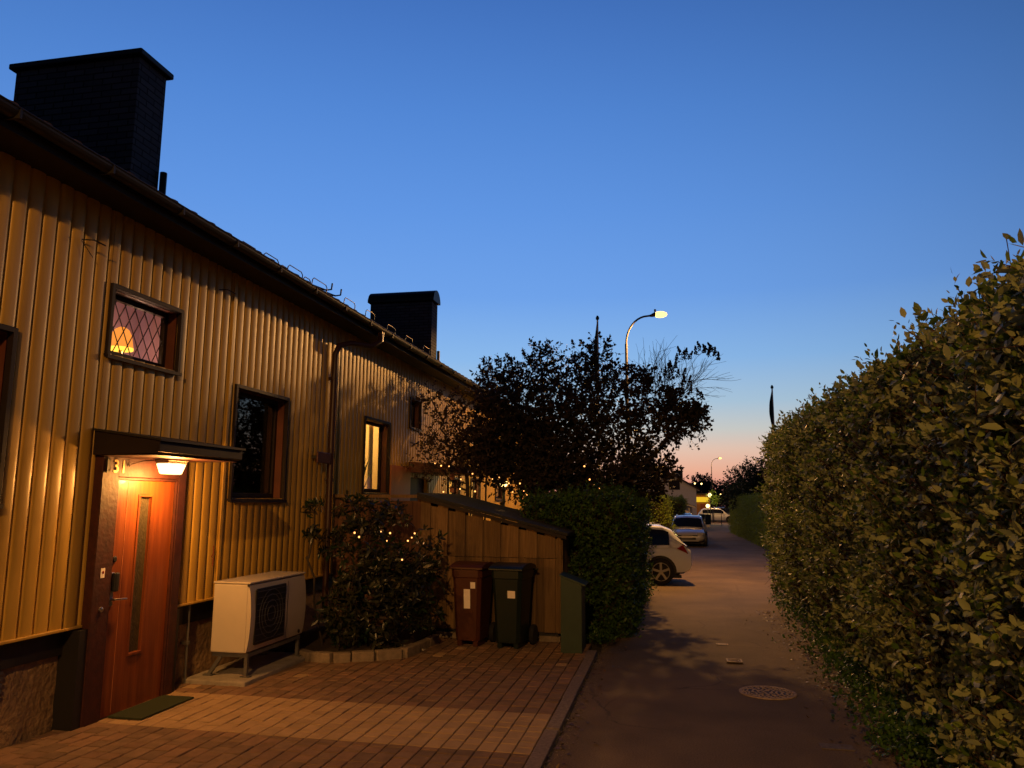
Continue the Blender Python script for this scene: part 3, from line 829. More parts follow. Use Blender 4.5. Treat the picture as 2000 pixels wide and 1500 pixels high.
mb = MB(); mb.lathe([(.06, -.08), (.06, -.06), (.018, -.04), (.018, .22)], n=14); obj('lamp_base', mb, 'number', t, local=True, smooth=True)
mb = MB(); mb.lathe([(.115, .24), (.112, .26), (.095, .36), (.066, .42), (.03, .445)], n=24); obj('lamp_shade', mb, 'shadeglow', t, local=True, smooth=True)
mb = MB(); mb.lathe([(.112, .215), (.117, .22), (.117, .239), (.112, .2395)], n=24); obj('shade_rim', mb, 'shaderim', t, local=True)


def light(name, loc, power, col, size=.05, kind='POINT', rot=None, spot=None):
    l = bpy.data.lights.new(name, kind); l.energy = power; l.color = col; l.shadow_soft_size = size
    if spot: l.spot_size = math.radians(spot[0]); l.spot_blend = spot[1]
    o = bpy.data.objects.new(name, l); COL.objects.link(o); o.location = loc
    if rot: o.rotation_euler = rot
    return o


light('table_lamp_light', (-5.22, 6.62, 3.27), 15, (1, .55, .32), .08)
# other windows
window(7.78, 8.95, 1.86, 3.09, 'darkglass'); room(7.4, 9.4, 1.5, 3.4, 'darkroom', 1.2)
window(3.55, 4.72, 1.82, 3.06, 'darkglass'); room(3.2, 4.85, 1.5, 3.4, 'darkroom', 1.0)
window(11.53, 12.62, 1.97, 3.14); room(11.0, 13.2, 1.6, 3.45, 'plasterw', 1.3)
light('living_room_light', (-5.35, 12.3, 3.2), 55, (1, .62, .20), .08)
window(13.70, 14.30, 3.22, 3.74); room(13.4, 14.8, 3.05, 4.2, 'plasterw', .8); light('stair_light', (-5.2, 14.1, 4.0), 4, (1, .6, .3), .06)
window(16.35, 17.25, 1.30, 2.32); room(15.9, 17.7, 1.0, 2.8, 'plasterw', 1.2); light('kitchen_light', (-5.3, 16.9, 2.5), 34, (1, .66, .22), .08)
window(18.3, 19.2, 1.3, 2.35); room(17.8, 19.8, 1.0, 2.8, 'plasterw', 1.2); light('far_room_light', (-5.3, 18.8, 2.5), 40, (1, .66, .24), .08)
window(21.0, 22.2, 1.9, 3.1); room(20.6, 22.6, 1.6, 3.4, 'plasterw', 1.2); light('end_room_light', (-5.3, 21.6, 3.0), 20, (1, .55, .3), .08)
# curtain, shelf and plant in the narrow lit window
t = thing('curtain', 'pale curtain hanging at the far side of the narrow lit window', 'curtain', (-5.02, 12.45, 2.0))
mb = MB(); n = 24
for i in range(n + 1):
    y = -.10 + .2 * i / n; x = .02 * math.sin(i * 1.3)
    mb.v += [(x, y, 0), (x * .6, y, 1.15)]
for i in range(n): mb.f.append((2 * i, 2 * i + 2, 2 * i + 3, 2 * i + 1)); mb.mi.append(0)
obj('cloth', mb, mat('curtain_cloth', (.8, .68, .42), .9), t, local=True, smooth=True)
t = thing('picture_frame', 'small dark red framed picture on the wall inside the narrow lit window', 'picture', (-6.22, 12.0, 2.95))
mb = MB(); mb.box(0, .02, -.16, .16, -.14, .14); obj('frame', mb, 'frame', t, local=True); mb = MB(); mb.box(.021, .026, -.13, .13, -.11, .11); obj('picture', mb, mat('red_print', (.3, .05, .05), .8, noise=.5, nscale=14), t, local=True)
t = thing('potted_plant', 'tall leafy pot plant standing behind the narrow lit window', 'pot plant', (-5.10, 12.15, 1.70))
mb = MB(); mb.lathe([(.09, 0), (.12, .22), (.125, .24)], n=16); obj('pot', mb, 'white', t, local=True)
rg = np.random.default_rng(2); n = 44; D = norm(np.c_[rg.normal(size=n) * .15, rg.normal(size=n) * .25, np.ones(n)]); P = np.c_[rg.normal(size=n) * .03, rg.normal(size=n) * .05, np.full(n, .22)]
v, T = leaves(P, D, rg.normal(size=(n, 3)), .35 + .4 * rg.random(n), .07, rg); fast('foliage', v, T, 'green', t, local=True)

# ---------- entrance: door surround, door, canopy, lamp, number
DX = -4.68
mb = MB()
mb.box(-5.0, DX, 5.69, 5.885, -.02, 2.205)                    # hinge-side post
mb.box(-5.0, DX, 6.735, 6.85, -.02, 2.205)                    # far post
mb.box(-5.0, DX, 5.885, 6.735, 2.035, 2.205)                  # head
df = obj('door_frame', mb, 'doorframe', H, bevel=.005)
for a, b in ((5.60, 5.688), (6.852, 6.90)): mb = MB(); mb.box(-5.0, DX - .012, a, b, -.02, .79); obj('cheek_board', mb, 'black', df)
mb = MB(); mb.box(DX - .03, DX - .006, 5.887, 5.905, .03, 2.03); mb.box(DX - .03, DX - .006, 6.715, 6.733, .03, 2.03); mb.box(DX - .03, DX - .006, 5.905, 6.715, 2.012, 2.03); obj('door_stop', mb, 'doorframe', df)
mb = MB(); mb.box(-5.0, DX - .01, 5.888, 6.732, -.02, .025); obj('threshold', mb, 'frame', df)
mb = MB(); x0, x1 = DX - .075, DX - .032
mb.box(x0, x1, 5.908, 6.225, .028, 2.008); mb.box(x0, x1, 6.385, 6.712, .028, 2.008); mb.box(x0, x1, 6.225, 6.385, .028, .50); mb.box(x0, x1, 6.225, 6.385, 1.865, 2.008)
door = obj('door', mb, 'doorwood', H)
mb = MB(); e = .022
mb.box(x1 - .006, x1 + .008, 6.225 - e, 6.225, .50 - e, 1.865 + e); mb.box(x1 - .006, x1 + .008, 6.385, 6.385 + e, .50 - e, 1.865 + e)
mb.box(x1 - .006, x1 + .008, 6.225, 6.385, 1.865, 1.865 + e); mb.box(x1 - .006, x1 + .014, 6.225, 6.385, .50 - e, .50)
obj('glazing_bead', mb, 'doorwood', door, bevel=.003)
mb = MB(); mb.box(x0 + .012, x0 + .018, 6.225, 6.385, .50, 1.865); obj('glass_slit', mb, mat('dim_obscure_glass', (.06, .05, .03), .3, noise=.3, nscale=30, bump=.4, bscale=50), door)
mb = MB(); mb.box(x1 + .0005, x1 + .0025, 6.055, 6.0585, .05, 1.99); obj('board_joint', mb, mat('pale_joint', (.55, .2, .08), .5), door)
mb = MB(); mb.lathe([(.026, x1), (.026, x1 + .012), (.018, x1 + .016)], (0, 5.95, 1.33), 'X', 16); obj('peephole', mb, 'darksteel', door)
mb = MB(); mb.box(x1, x1 + .010, 5.925, 5.965, .94, 1.22); obj('lock_plate', mb, 'steel', door, bevel=.003)
mb = MB(); mb.box(x1 + .011, x1 + .05, 5.93, 5.985, 1.06, 1.22); obj('code_lock', mb, 'darksteel', door, bevel=.012)
mb = MB(); mb.tube([(x1 + .008, 5.945, .995), (x1 + .05, 5.945, .995), (x1 + .055, 5.96, .995), (x1 + .055, 6.08, .988)], .009, 8); obj('handle', mb, 'steel', door, smooth=True)
mb = MB(); mb.box(DX, DX + .003, 5.765, 5.81, 1.19, 1.27); o = obj('warning_sticker', mb, 'sticker', df); mb = MB(); mb.lathe([(.012, DX + .003), (.012, DX + .0045)], (0, 5.79, 1.235), 'X', 10); obj('red_mark', mb, 'redlens', df)
mb = MB(); mb.lathe([(.022, DX), (.020, DX + .012), (.010, DX + .016)], (0, 5.80, .93), 'X', 14); obj('door_bell', mb, 'steel', df)
# canopy: wedge-shaped slab
CY0, CY1, CXF = 5.64, 6.90, -4.12
mb = MB(); mb.prism([(WX + .02, 2.415), (CXF, 2.325), (CXF, 2.235), (CXF - .03, 2.222), (WX + .02, 2.212)], CY0, CY1, 'Y'); cn = obj('canopy', mb, 'frame', H)
mb = MB(); mb.prism([(WX + .012, 2.436), (CXF + .022, 2.342), (CXF + .022, 2.322), (CXF + .004, 2.322), (CXF + .004, 2.327), (WX + .012, 2.418)], CY0 - .02, CY1 + .02, 'Y'); obj('canopy_sheet', mb, 'gutter', cn)
mb = MB(); mb.box(WX + .03, CXF - .04, CY0 + .02, CY1 - .02, 2.207, 2.2105); obj('canopy_lining', mb, 'doorframe', cn)
# porch lamp
PL = thing('porch_lamp', 'lit glass porch lamp hanging under the canopy by the door', 'porch lamp', (-4.47, 6.30, 2.10))
mb = MB(); mb.box(-.075, .075, -.15, .15, .085, .105); mb.box(-.068, .068, -.14, .14, .065, .085); obj('lamp_base', mb, 'white', PL, local=True, bevel=.006)
mb = MB(); mb.add([(-.045, -.105, -.03), (.045, -.105, -.03), (.045, .105, -.03), (-.045, .105, -.03), (-.065, -.135, .064), (.065, -.135, .064), (.065, .135, .064), (-.065, .135, .064)], [(0, 3, 2, 1), (4, 5, 6, 7), (0, 1, 5, 4), (1, 2, 6, 5), (2, 3, 7, 6), (3, 0, 4, 7)])
obj('lamp_glass', mb, 'porchglow', PL, local=True, bevel=.012)
light('porch_lamp_light', (-4.44, 6.30, 2.03), 78, WARM, .05)
mb = MB(); mb.tube([(-4.53, 6.17, 2.19), (-4.60, 6.10, 2.185), (DX + .012, 6.02, 2.15), (DX + .012, 6.0, 2.13), (DX + .012, 5.98, 2.165)], .005, 6); obj('lamp_cable', mb, 'doorframe', PL)


def text_obj(name, body, size, ext, m, parent, loc, rot=(math.pi / 2, 0, math.pi / 2)):
    cu = bpy.data.curves.new(name, 'FONT'); cu.body = body; cu.size = size; cu.extrude = ext; cu.align_x = 'LEFT'; cu.offset = .0015
    tmp = bpy.data.objects.new(name, cu); COL.objects.link(tmp); dg = bpy.context.evaluated_depsgraph_get(); dg.update()
    me = bpy.data.meshes.new_from_object(tmp.evaluated_get(dg)); bpy.data.objects.remove(tmp)
    o = bpy.data.objects.new(name, me); me.materials.clear(); me.materials.append(MT[m]); COL.objects.link(o); o.parent = parent; o.location = Vector(loc) - wloc(parent); o.rotation_euler = rot
    return o


text_obj('house_number_three', '3', .155, .006, 'number', df, (DX + .030, 5.765, 2.07)); text_obj('house_number_one', '1', .155, .006, 'number', df, (DX + .030, 5.855, 2.07))
mb = MB(); mb.box(DX + .001, DX + .02, 5.715, 5.745, 2.065, 2.18); obj('number_bar', mb, 'black', df)
# small scribble and screw heads on the seam sheet
mb = MB(); mb.tube([(WX + .026, 7.49, 1.36), (WX + .026, 7.50, 1.28), (WX + .026, 7.46, 1.25), (WX + .026, 7.50, 1.23), (WX + .026, 7.49, 1.15)], .0035, 5); obj('scribble', mb, 'redlens', H)
# hose hook / cable stub under the eave
mb = MB(); mb.tube([(WX + .02, 5.30, 3.98), (WX + .09, 5.36, 3.99), (WX + .10, 5.48, 3.98)], .006, 6); mb.tube([(WX + .02, 5.30, 3.97), (WX + .04, 5.42, 3.86)], .003, 5); obj('cable_hook', mb, 'darksteel', H)
mb = MB(); mb.tube([(WX + .02, 7.30, 4.10), (WX + .09, 7.36, 4.11), (WX + .10, 7.5, 4.10)], .006, 6); obj('cable_hook', mb, 'darksteel', H)

# wooden name board beside the downpipe, set off the wall
t = thing('name_board', 'small dark red wooden board fixed to the wall beside the downpipe', 'name board', (WX, 10.0, 2.42))
mb = MB(); mb.box(.09, .115, -.32, .10, -.075, .075); obj('board', mb, 'reveal', t, local=True, bevel=.008)

for a in (-.30, .04): mb = MB(); mb.box(-.01, .09, a, a + .04, -.02, .02); obj('bracket', mb, 'darksteel', t, local=True)

# neighbour's entrance: warm timber panel, canopy, letter boxes
mb = MB(); mb.box(WX + .02, WX + .06, 12.66, 13.68, .8, 2.45); obj('timber_panel', mb, 'orange', H)
mb = MB(); mb.prism([(WX + .02, 2.56), (-3.95, 2.50), (-3.95, 2.36), (WX + .02, 2.36)], 13.70, 15.7, 'Y'); c2 = obj('canopy', mb, 'reveal', H)
mb = MB(); mb.box(WX - .12, WX - .08, 13.75, 14.9, -.2, 2.28); obj('door', mb, 'frame', H)
light('neighbour_porch_light', (-4.35, 12.9, 2.55), 1.3, WARM, .05)
for i, (y, z) in enumerate(((13.75, 2.28), (13.78, 2.05), (14.1, 2.40))):
    t = thing('hanging_lantern', ['small pinkish paper lantern hanging at the corner of the neighbour canopy', 'lower small pinkish lantern below the neighbour canopy corner', 'small pinkish lantern on the front of the neighbour canopy'][i], 'lantern', (-3.93, y, z), group='lanterns on the neighbour canopy')
    mb = MB(); mb.box(-.04, .04, -.045, .045, -.06, .06); obj('shade', mb, mat('pink_paper', (.5, .22, .14), .8), t, local=True, bevel=.01); mb = MB(); mb.tube([(0, 0, .06), (0, 0, .12)], .003, 5); obj('wire', mb, 'darksteel', t, local=True)

# ------------------------------------------------------------------ door mat
mb = MB(); mb.box(-4.665, -4.345, 5.97, 6.70, .030, .046); o = obj('door_mat', mb, 'mat_', bevel=.004, loc=(-4.5, 6.33, .03)); tag(o, 'dark green fibre door mat lying on the pavers before the door', 'door mat')

# ------------------------------------------------------------------ heat pump
def heat_pump():
    t = thing('heat_pump', 'white outdoor heat pump unit standing on a low metal stand by the wall', 'heat pump', (-4.42, 7.95, 0))
    mb = MB(); n = 8; y0, y1 = 7.38, 8.60; xb, xf = -4.64, -4.255
    mb.box(xb, xf, y0, y1, .305, .985); obj('casing', mb, 'white', t, bevel=.012)
    # curved front panel
    P = []; fr = MB(); m_ = 10
    prof = [(xf + .001, .31)] + [(xf + .014 + .034 * math.sin(math.pi * (i / m_)) ** .7, .315 + .66 * i / m_) for i in range(m_ + 1)] + [(xf + .001, .98)]
    fr.prism(prof, y0 + .002, y1 - .002, 'Y'); obj('front_panel', fr, 'white', t, smooth=True)
    g = MB(); gy0, gy1 = 7.47, 8.10; xg = xf + .051
    gp = MB(); gp.box(xg - .012, xg, gy0, gy1, .37, .93); gr_ = obj('fan_grille', gp, 'grille', t, bevel=.012)
    g = MB()
    for k in range(9): z = .40 + .5 * k / 8; g.tube([(xg + .004, gy0 + .02, z), (xg + .004, gy1 - .02, z)], .0025, 5)
    for r in (.08, .14, .20, .25): g.tube([(xg + .007, 7.785 + r * math.cos(a * math.pi / 12), .65 + r * math.sin(a * math.pi / 12)) for a in range(25)], .0025, 5, caps=False)
    obj('grille_wires', g, 'wire', gr_)
    mb = MB(); mb.box(xb - .005, xf + .03, y0 - .008, y1 + .008, .987, 1.008); obj('top_cover', mb, 'white', t, bevel=.008)
    mb = MB(); mb.lathe([(.012, y0 - .013), (.012, y0 - .008)], (xf + .01, 0, .975), 'Y', 10); obj('screw', mb, 'darksteel', t)
    mb = MB(); mb.box(xf + .0485, xf + .0515, 8.145, 8.150, .34, .95); obj('panel_joint', mb, 'grille', t)
    mb = MB(); mb.tube([(xb + .08, y1 + .006, .42), (xb + .05, y1 + .10, .40), (xb - .02, y1 + .16, .52), (-4.80, y1 + .18, .62)], .022, 8); obj('hose', mb, 'black', t, smooth=True)
    mb = MB(); mb.lathe([(.022, xf + .045), (.022, xf + .052)], (0, 8.45, .36), 'X', 12); obj('badge', mb, 'grille', t)
    st = MB(); st.box(xb + .01, xf + .02, y0 + .03, y0 + .07, .262, .302); st.box(xb + .01, xf + .02, y1 - .09, y1 - .05, .262, .302); st.box(xf - .02, xf + .02, y0 + .07, y1 - .09, .262, .295); obj('stand_rail', st, 'galv', t)
    for (x, y, dx) in ((xf, y0 + .05, 0), (xf, y1 - .07, 0), (xb + .10, y0 + .05, -.13), (xb + .10, y1 - .07, -.13)):
        mb = MB(); mb.bar((x, y, .262), (x + dx, y, .075), .035, .035); mb.box(x + dx - .05, x + dx + .05, y - .03, y + .03, .07, .08); obj('leg', mb, 'galv', t)
    return t


heat_pump()
mb = MB(); mb.box(-4.83, -4.14, 7.22, 8.72, -.02, .068); o = obj('concrete_pad', mb, 'concrete', bevel=.012, loc=(-4.5, 8, 0)); tag(o, 'low concrete pad under the heat pump stand', 'concrete pad')
t = thing('wall_pipe', 'thin grey pipe running down the plinth behind the heat pump', 'pipe', (-4.80, 7.22, 0)); mb = MB(); mb.tube([(0, 0, .02), (0, 0, .80)], .012, 8); obj('pipe', mb, 'galv', t, local=True); mb = MB(); mb.box(-.06, .02, -.02, .02, .4, .43); obj('clip', mb, 'galv', t, local=True)

# ------------------------------------------------------------------ shed, fence, bins, cabinet
def shed():
    t = thing('timber_shed', 'low timber bin shed of upright boards under a sloping black felt roof', 'shed', (-2.4, 11.2, 0))
    XL, XR, Y0, Y1 = -3.42, -1.45, 10.40, 12.3
    top = lambda x: 1.42 + (XR - x) * (1.90 - 1.42) / (XR - XL) - .02
    mb = MB(); x = XL; i = 0
    while x < XR - .02:
        w = .145 if i % 2 == 0 else .105; x1 = min(x + w, XR)
        proud = 0 if i % 2 == 0 else .036
        for z0, z1 in ((.13, 1.085), (1.092, None)):
            zt0, zt1 = (z1, z1) if z1 else (top(x) - (0 if i % 2 == 0 else .07), top(x1) - (0 if i % 2 == 0 else .07))
            j = random.uniform(-.002, .002); yf = Y0 + proud + j
            a, b = x + (.001 if i % 2 == 0 else -.02), x1 - (.001 if i % 2 == 0 else -.02)
            mb.add([(a, yf, z0), (b, yf, z0), (b, yf + .02, z0), (a, yf + .02, z0), (a, yf, zt0), (b, yf, zt1), (b, yf + .02, zt1), (a, yf + .02, zt0)],
                   [(0, 3, 2, 1), (4, 5, 6, 7), (0, 1, 5, 4), (1, 2, 6, 5), (2, 3, 7, 6), (3, 0, 4, 7)])
        x = x1; i += 1
    obj('front_boards', mb, 'shed', t)
    mb = MB(); y = Y0 + .05
    while y < Y1: mb.box(XR - .02, XR, y, min(y + .14, Y1), .13, 1.39); y += .145
    mb.box(XL, XR - .021, Y1 - .02, Y1, .13, 1.5); mb.box(XL, XL + .02, Y0 + .05, Y1 - .02, .13, 1.85); obj('side_boards', mb, 'shed', t)
    mb = MB(); mb.box(XR - .045, XR + .004, Y0 - .022, Y0 - .002, .13, 1.37); obj('corner_board', mb, 'shed', t)
    mb = MB(); mb.box(XL, XR, Y0 + .05, Y0 + .09, 1.0, 1.05); mb.box(XL + .03, XR - .03, Y0 + .045, Y0 + .25, .03, .13); obj('rail_and_gap_shade', mb, 'black', t)  # lower black box paints the shade in the gap under the boards
    mb = MB(); mb.box(XL, XR - .01, Y0 - .01, Y0 + .04, -.05, .085); obj('foundation', mb, 'stone', t)
    mb = MB(); mb.prism([(XL - .04, 1.915), (XR + .10, 1.390), (XR + .10, 1.425), (XL - .04, 1.955)], Y0 - .06, Y1 + .25, 'Y'); rf = obj('roof', mb, 'felt', t)
    mb = MB(); mb.prism([(XL - .04, 1.865), (XR + .08, 1.345), (XR + .08, 1.389), (XL - .04, 1.913)], Y0 - .062, Y0 - .035, 'Y'); obj('roof_edge_board', mb, 'frame', rf)


shed()


def fence():
    t = thing('board_fence', 'brown board fence between the house wall and the shed', 'fence', (-4.1, 10.45, 0))
    mb = MB(); x = -4.72
    while x < -3.46:
        z1 = 1.84
        mb.box(x, x + .125, 10.44, 10.46, .12, z1); x += .13
    obj('boards', mb, 'fence', t)
    mb = MB(); mb.box(-4.74, -3.40, 10.40, 10.50, 1.88, 1.925); obj('top_rail', mb, 'shed', t)
    mb = MB(); mb.box(-4.72, -3.46, 10.47, 10.51, 1.3, 1.38); mb.box(-4.72, -3.46, 10.47, 10.51, .4, .48); obj('rail', mb, 'fence', t)
    for x in (-4.70, -3.46): mb = MB(); mb.box(x - .03, x + .03, 10.47, 10.53, 0, 1.88); obj('post', mb, 'fence', t)


fence()


def wheelie(x, y, m, label, lean, stickers):
    t = thing('wheelie_bin', label, 'wheelie bin', (x, y, 0.026), lean, 'wheelie bins in front of the shed')
    W0, W1, D0, D1, Hh = .315, .40, .42, .54, .95
    mb = MB(); P = []
    for z, w, d in ((.07, W0, D0), (.12, W0 + .01, D0 + .01), (.60, .365, .49), (Hh - .10, W1 - .01, D1 - .01), (Hh - .095, W1 + .01, D1 + .01), (Hh, W1 + .015, D1 + .015)):
        c = .045
        hx, hy = w / 2, d / 2
        P.append([(-hx + c, -hy, z), (hx - c, -hy, z), (hx, -hy + c, z), (hx, hy - c, z), (hx - c, hy, z), (-hx + c, hy, z), (-hx, hy - c, z), (-hx, -hy + c, z)])
    vs = [v for p in P for v in p]; fs = [tuple(range(8))[::-1], tuple(range(40, 48))]
    for i in range(5):
        for k in range(8): a = i * 8 + k; b = i * 8 + (k + 1) % 8; fs.append((a, b, b + 8, a + 8))
    mb.add(vs, fs); body = obj('body', mb, m, t, local=True, bevel=.004)
    mb = MB(); n = 8
    prof = [(-D1 / 2 - .035, Hh + .005), (-D1 / 2 - .03, Hh + .03)] + [(-D1 / 2 + .02 + (D1 - .0) * i / n, Hh + .035 + .05 * math.sin(math.pi * (.12 + .8 * i / n))) for i in range(n + 1)] + [(D1 / 2 + .04, Hh + .02), (D1 / 2 + .04, Hh + .005)]
    mb.prism(prof, -W1 / 2 - .025, W1 / 2 + .025, 'X'); lid = obj('lid', mb, m, t, local=True, bevel=.008)
    mb = MB(); mb.tube([(-W1 / 2 - .04, D1 / 2 + .07, Hh - .02), (W1 / 2 + .04, D1 / 2 + .07, Hh - .02)], .016, 8)
    for s in (-1, 1): mb.bar((s * W1 / 2.4, D1 / 2 - .01, Hh - .04), (s * W1 / 2.4, D1 / 2 + .07, Hh - .02), .03, .03)
    obj('handle', mb, m, t, local=True)
    mb = MB(); mb.tube([(-W1 / 2, D0 / 2 - .01, .125), (W1 / 2, D0 / 2 - .01, .125)], .012, 8); obj('axle', mb, 'darksteel', t, local=True)
    for s in (-1, 1):
        mb = MB(); c = s * (W0 / 2 + .062)
        mb.lathe([(.05, c - .026), (.115, c - .03), (.125, c - .018), (.125, c + .018), (.115, c + .03), (.05, c + .026)], (0, D0 / 2 - .01, .125), 'X', 22); obj('wheel', mb, 'rubber', t, local=True, smooth=True)
        mb = MB(); mb.prism([(-D0 / 2 + .03, .0), (D0 / 2 - .12, 0), (D0 / 2 - .1, .08), (-D0 / 2 + .02, .08)], s * (W0 / 2 - .05) - .03, s * (W0 / 2 - .05) + .03, 'X'); obj('foot', mb, m, t, local=True)
    for (sx0, sx1, sz0, sz1) in stickers:
        mb = MB()
        yf = lambda z: -(D0 + (D1 - D0) * (z - .07) / (Hh - .17)) / 2 - .004
        a, b = yf(sz0) - .002, yf(sz1) - .002
        mb.add([(sx0, a, sz0), (sx1, a, sz0), (sx1, b, sz1), (sx0, b, sz1), (sx0, a + .002, sz0), (sx1, a + .002, sz0), (sx1, b + .002, sz1), (sx0, b + .002, sz1)], [(0, 1, 2, 3), (7, 6, 5, 4), (0, 4, 5, 1), (1, 5, 6, 2), (2, 6, 7, 3), (3, 7, 4, 0)])
        obj('sticker', mb, 'sticker', body, local=True)
    return t


wheelie(-2.545, 9.98, 'binred', 'red brown wheelie bin with two pale stickers standing left of the dark one', -.10, [(-.03, .055, .47, .71), (.06, .125, .72, .80)])
wheelie(-2.01, 9.93, 'bingreen', 'dark green wheelie bin with one pale square sticker', -.12, [(.02, .12, .62, .71)])
t = thing('utility_cabinet', 'narrow dark green metal cabinet with a sloping lid at the shed corner', 'cabinet', (-1.21, 9.85, .0))
mb = MB(); mb.prism([(-.14, .02), (.12, .02), (.12, .83), (-.14, .925)], -.20, .20, 'Y'); obj('body', mb, 'boxgreen', t, local=True, bevel=.004)
mb = MB(); mb.prism([(-.155, .934), (.165, .818), (.165, .838), (-.155, .956)], -.215, .215, 'Y'); obj('lid', mb, 'boxgreen', t, local=True)
mb = MB(); mb.box(-.13, .11, -.204, -.201, .10, .80); obj('door_panel', mb, 'boxgreen', t, local=True)
mb = MB(); mb.box(-.14, .12, -.2, .2, -.02, .02); obj('foot_plate', mb, 'black', t, local=True)
t = thing('litter', 'small crumpled white scrap of paper lying by the bed corner', 'litter', (-3.0, 9.35, .03)); mb = MB(); rg2 = random.Random(3)
mb.add([(rg2.uniform(-.06, .06), rg2.uniform(-.03, .03), rg2.uniform(0, .03)) for _ in range(8)], [(0, 1, 2), (1, 2, 3), (2, 3, 4), (3, 4, 5), (4, 5, 6), (5, 6, 7)]); obj('paper', mb, 'sticker', t, local=True)

# ------------------------------------------------------------------ street lamps
def street_lamp(label, loc, power, rad=.09):
    t = thing('street_lamp', label, 'street lamp', loc, group='street lamps along the road')
    mb = MB(); mb.tube([(0, 0, 0), (0, 0, 1.2), (0, 0, 1.25), (0, 0, 4.5), (0, 0, 6.55)], [.075, .072, .055, .048, .038], 12); obj('pole', mb, 'pole', t, local=True, smooth=True)
    mb = MB(); mb.tube([(.62 * (1 - math.cos(a)) if a <= math.pi / 2 else 0, 0, 6.55 + .80 * math.sin(a)) for a in [math.pi / 2 * i / 10 for i in range(11)]] + [(.72, 0, 7.36)], .028, 10); obj('arm', mb, 'pole', t, local=True, smooth=True)
    mb = MB(); mb.tube([(.68, 0, 7.355), (.74, 0, 7.36), (.80, 0, 7.38), (.86, 0, 7.40)], [.03, .045, .06, .07], 10)
    mb.tube([(.84, 0, 7.47), (.84, 0, 7.54)], .03, 8); obj('lamp_head', mb, 'pole', t, local=True, smooth=True)
    mb = MB(); mb.lathe([(.03, .84), (.075, .86), (.095, .95), (.09, 1.06), (.05, 1.16), (.01, 1.18)], (0, 0, 7.38), 'X', 18); obj('lamp_glass', mb, 'lampglow', t, local=True, smooth=True)
    if power: light('street_lamp_light', (loc[0] + 1.0, loc[1], loc[2] + 7.24), power, NA, rad, 'SPOT', spot=(167, .12))
    return t


L1 = street_lamp('lit curved street lamp rising behind the lilac tree', (-1.14, 22.0, -.20), 2900)
street_lamp('distant lit street lamp standing beyond the parked cars', (4.75, 92.0, -.55), 1500)
street_lamp('street lamp behind the viewer lighting the house front', (-1.3, -6.5, 0), 3300)

street_lamp('lit street lamp farther along, hidden by the lilac crown', (-3.3, 57.0, gz(57)), 950)

# ------------------------------------------------------------------ flag poles
def flagpole(label, loc, h, fl, sx):
    t = thing('flagpole', label, 'flagpole', loc, group='flagpoles with furled pennants')
    mb = MB(); mb.tube([(0, 0, 0), (0, 0, h)], [.07, .035], 8); obj('pole', mb, 'trimw', t, local=True)
    mb = MB(); mb.lathe([(.01, h), (.07, h + .05), (.07, h + .12), (.03, h + .2)], n=10); obj('finial', mb, 'capm', t, local=True)
    mb = MB(); n = 14; P = []
    for i in range(n + 1):
        u = i / n; z = h - .1 - fl * u; r = .035 + .055 * max(0, math.sin(math.pi * min(1, u * 1.3))) ** 1.5 + .02 * u; cx = sx * .09 * math.sin(math.pi * min(1, u * 1.2))
        P.append([(cx + r * math.cos(a) * (1 + .25 * math.sin(3 * a + u * 5)), .6 * r * math.sin(a), z) for a in [2 * math.pi * k / 10 for k in range(10)]])
    fs = []
    for i in range(n):
        for k in range(10): a = i * 10 + k; b = i * 10 + (k + 1) % 10; fs.append((a, b, b + 10, a + 10))
    mb.add([v for p in P for v in p], fs + [tuple(range(10)), tuple(n * 10 + k for k in range(10))]); obj('pennant', mb, 'flag', t, local=True, smooth=True)


flagpole('flagpole with a furled pennant rising behind the lilac tree', (-2.72, 30.5, -.25), 9.35, 3.6, -1)
flagpole('flagpole with a limp pennant above the big right hedge', (4.95, 38.5, -.3), 7.55, 2.3, -1)

